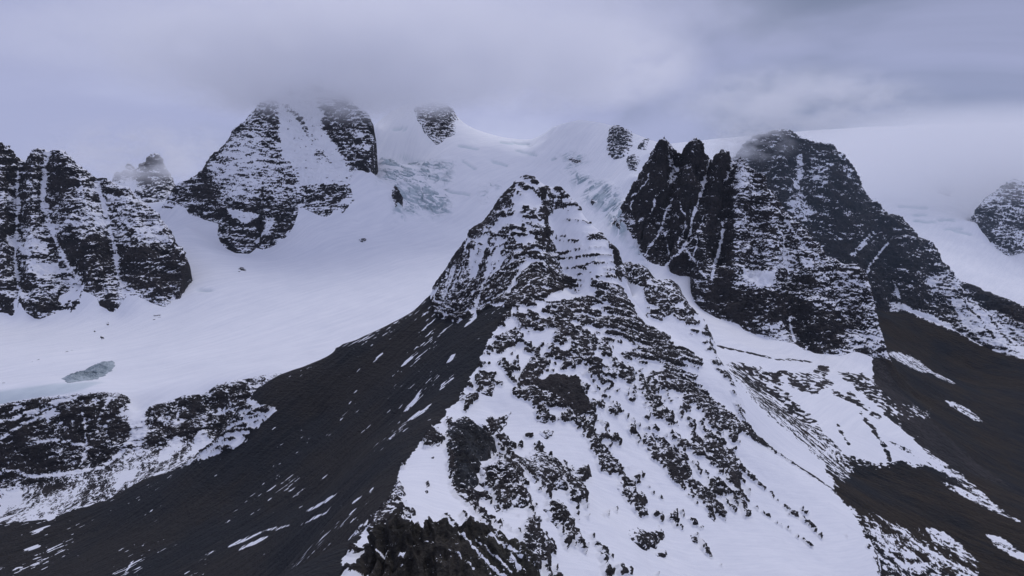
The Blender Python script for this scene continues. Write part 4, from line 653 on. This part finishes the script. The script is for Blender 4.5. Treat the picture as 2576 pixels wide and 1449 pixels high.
# ---------------------------------------------------------------- rocks that stand out of the snow, one object each
def ray_hit(u, v, S, y0, y1, n=700):
    Y = np.linspace(y0, y1, n); a = (u - 1288.0) / F; b = (724.5 - v) / F; t = Y / (cp + b * sp)
    x, z = a * t, (-sp + b * cp) * t; h = S(x, Y); k = np.nonzero(h > z)[0]
    i = k[0] if len(k) else int(np.argmin(np.abs(h - z)))
    return np.array([x[i], Y[i], h[i]])
def outcrop(name, poly, S, yr, h, label, group=None, cat='rock outcrop', res=0.9, sn=0.45, mat=None, seed=1, T=3.0, wall=False, grey=0.0):
    Q = np.array([ray_hit(u, v, S, *yr) for u, v in poly]); c = Q.mean(0)
    mn, mx = Q[:, :2].min(0) - 3 * res, Q[:, :2].max(0) + 3 * res
    x, y = np.meshgrid(np.arange(mn[0], mx[0], res), np.arange(mn[1], mx[1], res))
    sz = max(2.0, min(mx - mn)); s0 = S(x, y)
    j = 0.07 * sz + 0.3
    sd = sd_poly(x + j*noise(x/(2.5*j+1), y/(2.5*j+1), 0, seed), y + j*noise(x/(2.5*j+1), y/(2.5*j+1), 5, seed), Q)
    P = np.stack([x, y, s0], -1); n = normals(P)
    n = n + np.array([0, -0.35, 0]); n /= np.linalg.norm(n, axis=-1, keepdims=True)
    z = s0; st = z + 0.12 * x
    body = 1 - np.exp(-np.maximum(sd, 0) / (0.10 * sz + 0.4))
    hv, _ = cells(x + 0.3*y, st, 1.6*T, 1.0*T, seed+31)
    rough = 0.75 + 0.7 * (hv - 0.5) + 0.45 * ridged(x/(1.8*T), y/(1.8*T), st/(1.0*T), 3, seed+2) + 0.25 * noise(x/(0.7*T), y/(0.7*T), st/(0.3*T), seed+4)
    d = h * body * np.clip(rough, 0.2, 1.9) - 2.5 * sstep(0.5, -1.5 * res, sd)
    P = P + n * d[..., None]; n2 = normals(P)
    pt = noise(x/(1.6*T), y/(1.6*T), st/(0.5*T), seed+7) + 0.6 * noise(x/(0.6*T), y/(0.6*T), st/(0.22*T), seed+8)
    sc = sn + 0.9 * (n2[..., 2] - 0.72) + 0.34 * pt + 0.45 * (1 - sstep(0, 0.16 * sz + 0.6, sd))
    lo = np.array([c[0], c[1], s0[s0.shape[0]//2, s0.shape[1]//2]])
    kp = sd > -1.2 * res; keep = kp[:-1, :-1] | kp[1:, 1:] | kp[:-1, 1:] | kp[1:, :-1]
    o = grid_mesh(name, P - lo, keep, {'snow': sc, 'brown': np.full(x.shape, grey), 'ice': np.zeros(x.shape)}, mat or M_near)
    o.location = lo; o['label'] = label; o['category'] = cat
    if group: o['group'] = group
    return o
SC = OBJ['central_peak'][1]; NEAR = (200, 900); FARR = (850, 2600)
OUT = [
 ('wall',[(1124,1069),(1160,1053),(1175,1059),(1219,1093),(1242,1103),(1247,1139),(1239,1154),(1216,1162),(1206,1190),(1199,1219),(1159,1259),(1139,1246),(1122,1199),(1125,1153)],5.0,'tall bare rock wall with a smooth grey side above the snow saddle',-0.25),
 ('a',[(1199,1173),(1252,1159),(1272,1166),(1292,1183),(1322,1206),(1342,1256),(1335,1279),(1292,1276),(1259,1263),(1235,1246),(1205,1223)],3.6,'broad snow veined rock outcrop joined to the grey sided wall',0.30),
 ('b',[(1199,1069),(1225,1043),(1249,1049),(1289,1033),(1272,1076),(1255,1096),(1235,1099),(1212,1083)],3.0,'lumpy dark outcrop just above the tall grey sided wall',0.34),
 ('c',[(1319,1146),(1342,1133),(1369,1139),(1392,1159),(1409,1166),(1432,1206),(1429,1233),(1405,1239),(1382,1226),(1352,1186),(1325,1173)],3.0,'long speckled outcrop slanting down the middle of the snow slope',0.42),
 ('d',[(1322,1189),(1339,1186),(1359,1213),(1342,1219)],2.0,'narrow rock sliver beside the long speckled outcrop',0.40),
 ('e',[(1372,1249),(1385,1256),(1419,1269),(1442,1313),(1445,1333),(1405,1333),(1379,1309),(1369,1283)],3.2,'oval ribbed outcrop standing alone below the speckled one',0.30),
 ('f',[(1575,1353),(1592,1328),(1665,1326),(1672,1363),(1629,1384),(1599,1369)],3.6,'isolated wedge shaped black rock low on the snow apron',0.16),
 ('g',[(1645,1393),(1672,1379),(1679,1399),(1655,1401)],2.0,'little rock below the isolated wedge shaped black rock',0.30),
 ('h',[(1549,1226),(1582,1218),(1619,1283),(1582,1273)],2.6,'pointed lower end of the middle rock rib',0.30),
 ('i',[(1442,1179),(1482,1169),(1489,1199),(1459,1216)],3.2,'rounded bare black boulder wall on the middle rib',0.05),
 ('j',[(1345,1066),(1362,1049),(1389,1056),(1379,1066)],1.8,'flat thin outcrop below the dark overhang',0.42),
 ('k',[(1352,1089),(1369,1079),(1395,1086),(1389,1099),(1372,1104)],1.8,'speckled low outcrop under the flat thin one',0.50),
 ('l',[(1325,1299),(1359,1296),(1365,1316),(1332,1313)],1.8,'low broken rock beside the oval ribbed outcrop',0.45),
 ('m',[(1012,1296),(1039,1276),(1047,1296),(1032,1306)],2.0,'round rock knob at the scree edge behind the crag',0.25),
 ('n',[(1002,1199),(1012,1219),(1022,1253),(985,1246)],2.2,'steep rock rib on the edge between scree and snow saddle',0.30),
 ('o',[(1089,1083),(1105,1074),(1114,1113),(1099,1126),(1090,1113)],1.8,'loose rock cluster left of the grey sided wall',0.48),
 ('p',[(1209,991),(1229,953),(1247,968),(1239,1004)],2.2,'small outcrop near the top of the scree edge',0.35),
 ('q',[(1834,1088),(1854,1074),(1857,1104),(1845,1098)],3.0,'sharp black rock tooth at the head of the dark debris line',0.05),
 ('s',[(1382,1452),(1395,1434),(1419,1449),(1410,1475)],3.0,'dark rock tip beside the foreground crag',0.05),
 ('t',[(1442,1049),(1470,1040),(1478,1070),(1455,1075)],2.4,'square block under the dark overhang',0.25),
 ('u',[(1640,1090),(1665,1095),(1690,1125),(1665,1130)],2.4,'angular block at the head of the right rib',0.30),
 ('v',[(1700,1150),(1725,1150),(1740,1185),(1715,1190)],2.4,'dark block halfway down the right rib',0.22),
 ('w',[(1770,1240),(1795,1270),(1800,1318),(1780,1300)],2.6,'tapering black foot of the right rib',0.15),
 ('x',[(1735,1345),(1752,1350),(1758,1368),(1742,1362)],1.8,'small block beside the tapering black foot of the right rib',0.20),
 ('y',[(1070,1214),(1077,1209),(1081,1224),(1074,1230)],1.6,'larger of two stones in the snow hollow beside the grey wall',0.10),('z',[(1068,1235),(1076,1233),(1078,1241),(1070,1242)],1.2,'smaller of two stones in the snow hollow beside the grey wall',0.10),('aa',[(1287,1152),(1296,1148),(1302,1157),(1292,1160)],1.4,'single stone between the grey wall and the speckled outcrop',0.15),('bb',[(1334,1020),(1350,1015),(1357,1028),(1340,1032)],1.6,'rock knob just under the end of the dark overhang',0.25),
 ('cc',[(1083,1153),(1094,1146),(1092,1157)],1.0,'flat stone sliver lying in the snow hollow',0.15),('dd',[(1120,1050),(1134,1045),(1128,1052)],1.0,'thin stone at the scree edge above the grey wall',0.2),('ee',[(1238,1270),(1256,1268),(1262,1290),(1248,1292)],1.6,'broken knob below the broad snow veined outcrop',0.3)]
for i, (k, poly, h, lab, sn) in enumerate(OUT):
    outcrop('rock_outcrop', poly, SC, NEAR, h, lab, 'rocks standing out of the central snow slope', res=0.8 if h > 2.5 else 0.55, sn=sn - 0.05, mat=M_wall if k == 'wall' else M_near, seed=200 + 17 * i, T=2.6 if h > 2.5 else 1.6, grey=0.0)
# nunataks in the far snow
NUN = [([(1525,364),(1532,334),(1539,314),(1565,309),(1589,334),(1592,368),(1575,394),(1545,403),(1529,388)],10,'tall stepped rock island in the snow left of the spires',0.30),
 ([(1575,401),(1602,388),(1609,408),(1602,431),(1582,428)],7,'round rock island below the tall stepped one',0.22),([(1602,374),(1615,354),(1634,349),(1625,378)],7,'slim slanting rock island beside the first spire',0.30),
 ([(1429,403),(1442,394),(1470,406),(1459,416)],6,'dark rock window under the upper blue ice step',0.15),([(985,491),(992,468),(1005,478),(1014,501),(1012,524),(992,531)],7,'upright black rock in the left icefall',0.05),
 ([(1040,275),(1060,258),(1100,256),(1140,270),(1150,300),(1139,344),(1105,364),(1079,348),(1065,328),(1049,308)],9,'banded rock face on the snow dome',0.40),([(902,604),(912,601),(922,602),(914,612)],4,'tiny rock flecks alone on the smooth glacier',0.2),
 ([(1484,508),(1492,501),(1501,511),(1490,519)],5,'small black rock in the right icefall',0.1),([(1535,581),(1545,575),(1573,598),(1568,605)],6,'slanting black rock low in the right icefall',0.12),
 ([(2335,458),(2360,450),(2385,468),(2402,480),(2385,494),(2355,486)],28,'dark rock hump half hidden in the fog beyond the massif',0.1),
 ([(252,848),(259,846),(262,853),(256,855)],3,'lone boulder lying on the snow below the buttress',0.0),([(268,812),(273,811),(274,818),(269,818)],3,'dark boulder fallen close under the buttress tongue',0.0),([(236,833),(241,832),(241,836),(237,836)],2,'tiny boulder on snow between the two larger ones',0.0)]
for i, (poly, h, lab, sn) in enumerate(NUN):
    outcrop('boulder' if 'boulder' in lab else 'rock_island', poly, G, FARR if poly[0][0] < 2000 else (2450, 3300), h, lab, cat='boulder' if 'boulder' in lab else 'rock outcrop', res=2.2 if h > 4 else 0.9, sn=sn, mat=M_far, seed=500 + 13 * i, T=9 if h > 5 else 4)
# ice cliff at the glacier edge
ice = outcrop('ice_cliff', [(153,955),(167,946),(193,944),(227,924),(253,915),(283,910),(291,915),(281,936),(260,952),(233,956),(207,959),(173,963)], G, (850, 1300), 4.5, 'grey blue broken ice cliff at the glacier edge', cat='ice cliff', res=0.6, sn=0.35, mat=M_iceclf, seed=900, T=5)
at = ice.data.attributes; nv = len(ice.data.vertices); at['ice'].data.foreach_set('value', np.full(nv, 0.85, np.float32))
print('outcrops', round(time.time() - T0, 1), 'tris', TRI[0])

# ---------------------------------------------------------------- air: haze and cloud
import bmesh
def vol_obj(name, verts_fn, kind='stuff', label=None):
    bm = bmesh.new(); verts_fn(bm); me = bpy.data.meshes.new(name); bm.to_mesh(me); bm.free()
    o = bpy.data.objects.new(name, me); scn.collection.objects.link(o); o['kind'] = kind
    if label: o['label'] = label
    return o
def haze():
    o = vol_obj('haze', lambda bm: bmesh.ops.create_cube(bm, size=1.0), label='thin blue mountain haze filling the air')
    lo, hi = np.array([-2600, -300, -560.]), np.array([4200, 5400, 760.])
    o.location = (lo + hi) / 2; o.scale = hi - lo
    m = bpy.data.materials.new('haze_air'); n, l = nodes_of(m); out = mk(n, 'ShaderNodeOutputMaterial'); v = mk(n, 'ShaderNodeVolumePrincipled')
    v.inputs['Color'].default_value = (0.62, 0.78, 1.0, 1); v.inputs['Density'].default_value = 1.1e-5
    l.new(v.outputs[0], out.inputs['Volume']); o.data.materials.append(m)
def cloud(u, v, Y, r, dens, label, seed, cut=(0.38, 0.62), nscale=160.0, soft=0.75):
    o = vol_obj('cloud', lambda bm: bmesh.ops.create_icosphere(bm, subdivisions=3, radius=1.0), label=label)
    o.location = unproj(u, v, Y); o.scale = r
    m = bpy.data.materials.new('cloud_vapour'); n, l = nodes_of(m); out = mk(n, 'ShaderNodeOutputMaterial'); vs = mk(n, 'ShaderNodeVolumePrincipled')
    tc = mk(n, 'ShaderNodeTexCoord'); ln = mk(n, 'ShaderNodeVectorMath'); ln.operation = 'LENGTH'; l.new(tc.outputs['Object'], ln.inputs[0])
    fo = mk(n, 'ShaderNodeMapRange'); fo.interpolation_type = 'SMOOTHSTEP'; l.new(ln.outputs['Value'], fo.inputs['Value'])
    fo.inputs['From Min'].default_value = 0.97; fo.inputs['From Max'].default_value = 0.97 - soft; fo.inputs['To Min'].default_value = 0; fo.inputs['To Max'].default_value = 1
    geo = mk(n, 'ShaderNodeNewGeometry'); mp = mk(n, 'ShaderNodeMapping'); mp.inputs['Scale'].default_value = (1/nscale, 1/nscale, 1.7/nscale); mp.inputs['Location'].default_value = (seed*3.1, seed*1.7, seed)
    l.new(geo.outputs['Position'], mp.inputs['Vector'])
    nz = mk(n, 'ShaderNodeTexNoise', Scale=1.0, Detail=4.0, Roughness=0.6); l.new(mp.outputs[0], nz.inputs['Vector'])
    ct = mk(n, 'ShaderNodeMapRange'); ct.interpolation_type = 'SMOOTHSTEP'; l.new(nz.outputs['Fac'], ct.inputs['Value']); ct.inputs['From Min'].default_value = cut[0]; ct.inputs['From Max'].default_value = cut[1]
    d = math_n(n, l, 'MULTIPLY', math_n(n, l, 'MULTIPLY', fo.outputs[0], ct.outputs[0]), dens)
    l.new(d, vs.inputs['Density']); vs.inputs['Color'].default_value = (0.996, 0.997, 1.0, 1); vs.inputs['Anisotropy'].default_value = 0.2
    l.new(vs.outputs[0], out.inputs['Volume']); o.data.materials.append(m); return o
haze()
cloud(900, 85, 2150, (1450, 430, 235), 0.007, 'long soft cloud deck lying across all the summits', 8, (0.36, 0.62), 330)
cloud(840, 135, 1930, (660, 330, 200), 0.046, 'grey cloud bank swallowing the top of the snow pyramid', 1, (0.34, 0.62), 110)
cloud(1400, 165, 2300, (520, 280, 170), 0.026, 'pale cloud over the snow col', 2, (0.34, 0.6), 150)
cloud(350, 385, 2140, (380, 190, 125), 0.016, 'drifting cloud round the small misty peaks', 3, (0.42, 0.66), 110)
cloud(1885, 350, 1780, (140, 120, 75), 0.024, 'torn cloud wisp on the dark massif summit', 4, (0.44, 0.66), 60)
cloud(2010, 255, 1850, (420, 170, 110), 0.013, 'cloud cap hanging over the dark massif', 6, (0.36, 0.62), 100)
cloud(2500, 410, 2900, (1150, 700, 270), 0.008, 'fog bank lying over the far glacier', 5, (0.2, 0.5), 300)
def mist(u, v, Y, r, dens, label):
    o = vol_obj('mist', lambda bm: bmesh.ops.create_icosphere(bm, subdivisions=3, radius=1.0), label=label)
    o.location = unproj(u, v, Y); o.scale = r
    m = bpy.data.materials.new('thin_mist'); n, l = nodes_of(m); out = mk(n, 'ShaderNodeOutputMaterial'); vs = mk(n, 'ShaderNodeVolumePrincipled')
    vs.inputs['Color'].default_value = (0.62, 0.82, 1.0, 1); vs.inputs['Density'].default_value = dens
    l.new(vs.outputs[0], out.inputs['Volume']); o.data.materials.append(m)
mist(2150, 480, 1680, (620, 230, 330), 1.3e-4, 'thin blue mist hanging between the spires and the dark massif')
print('done', round(time.time() - T0, 1))
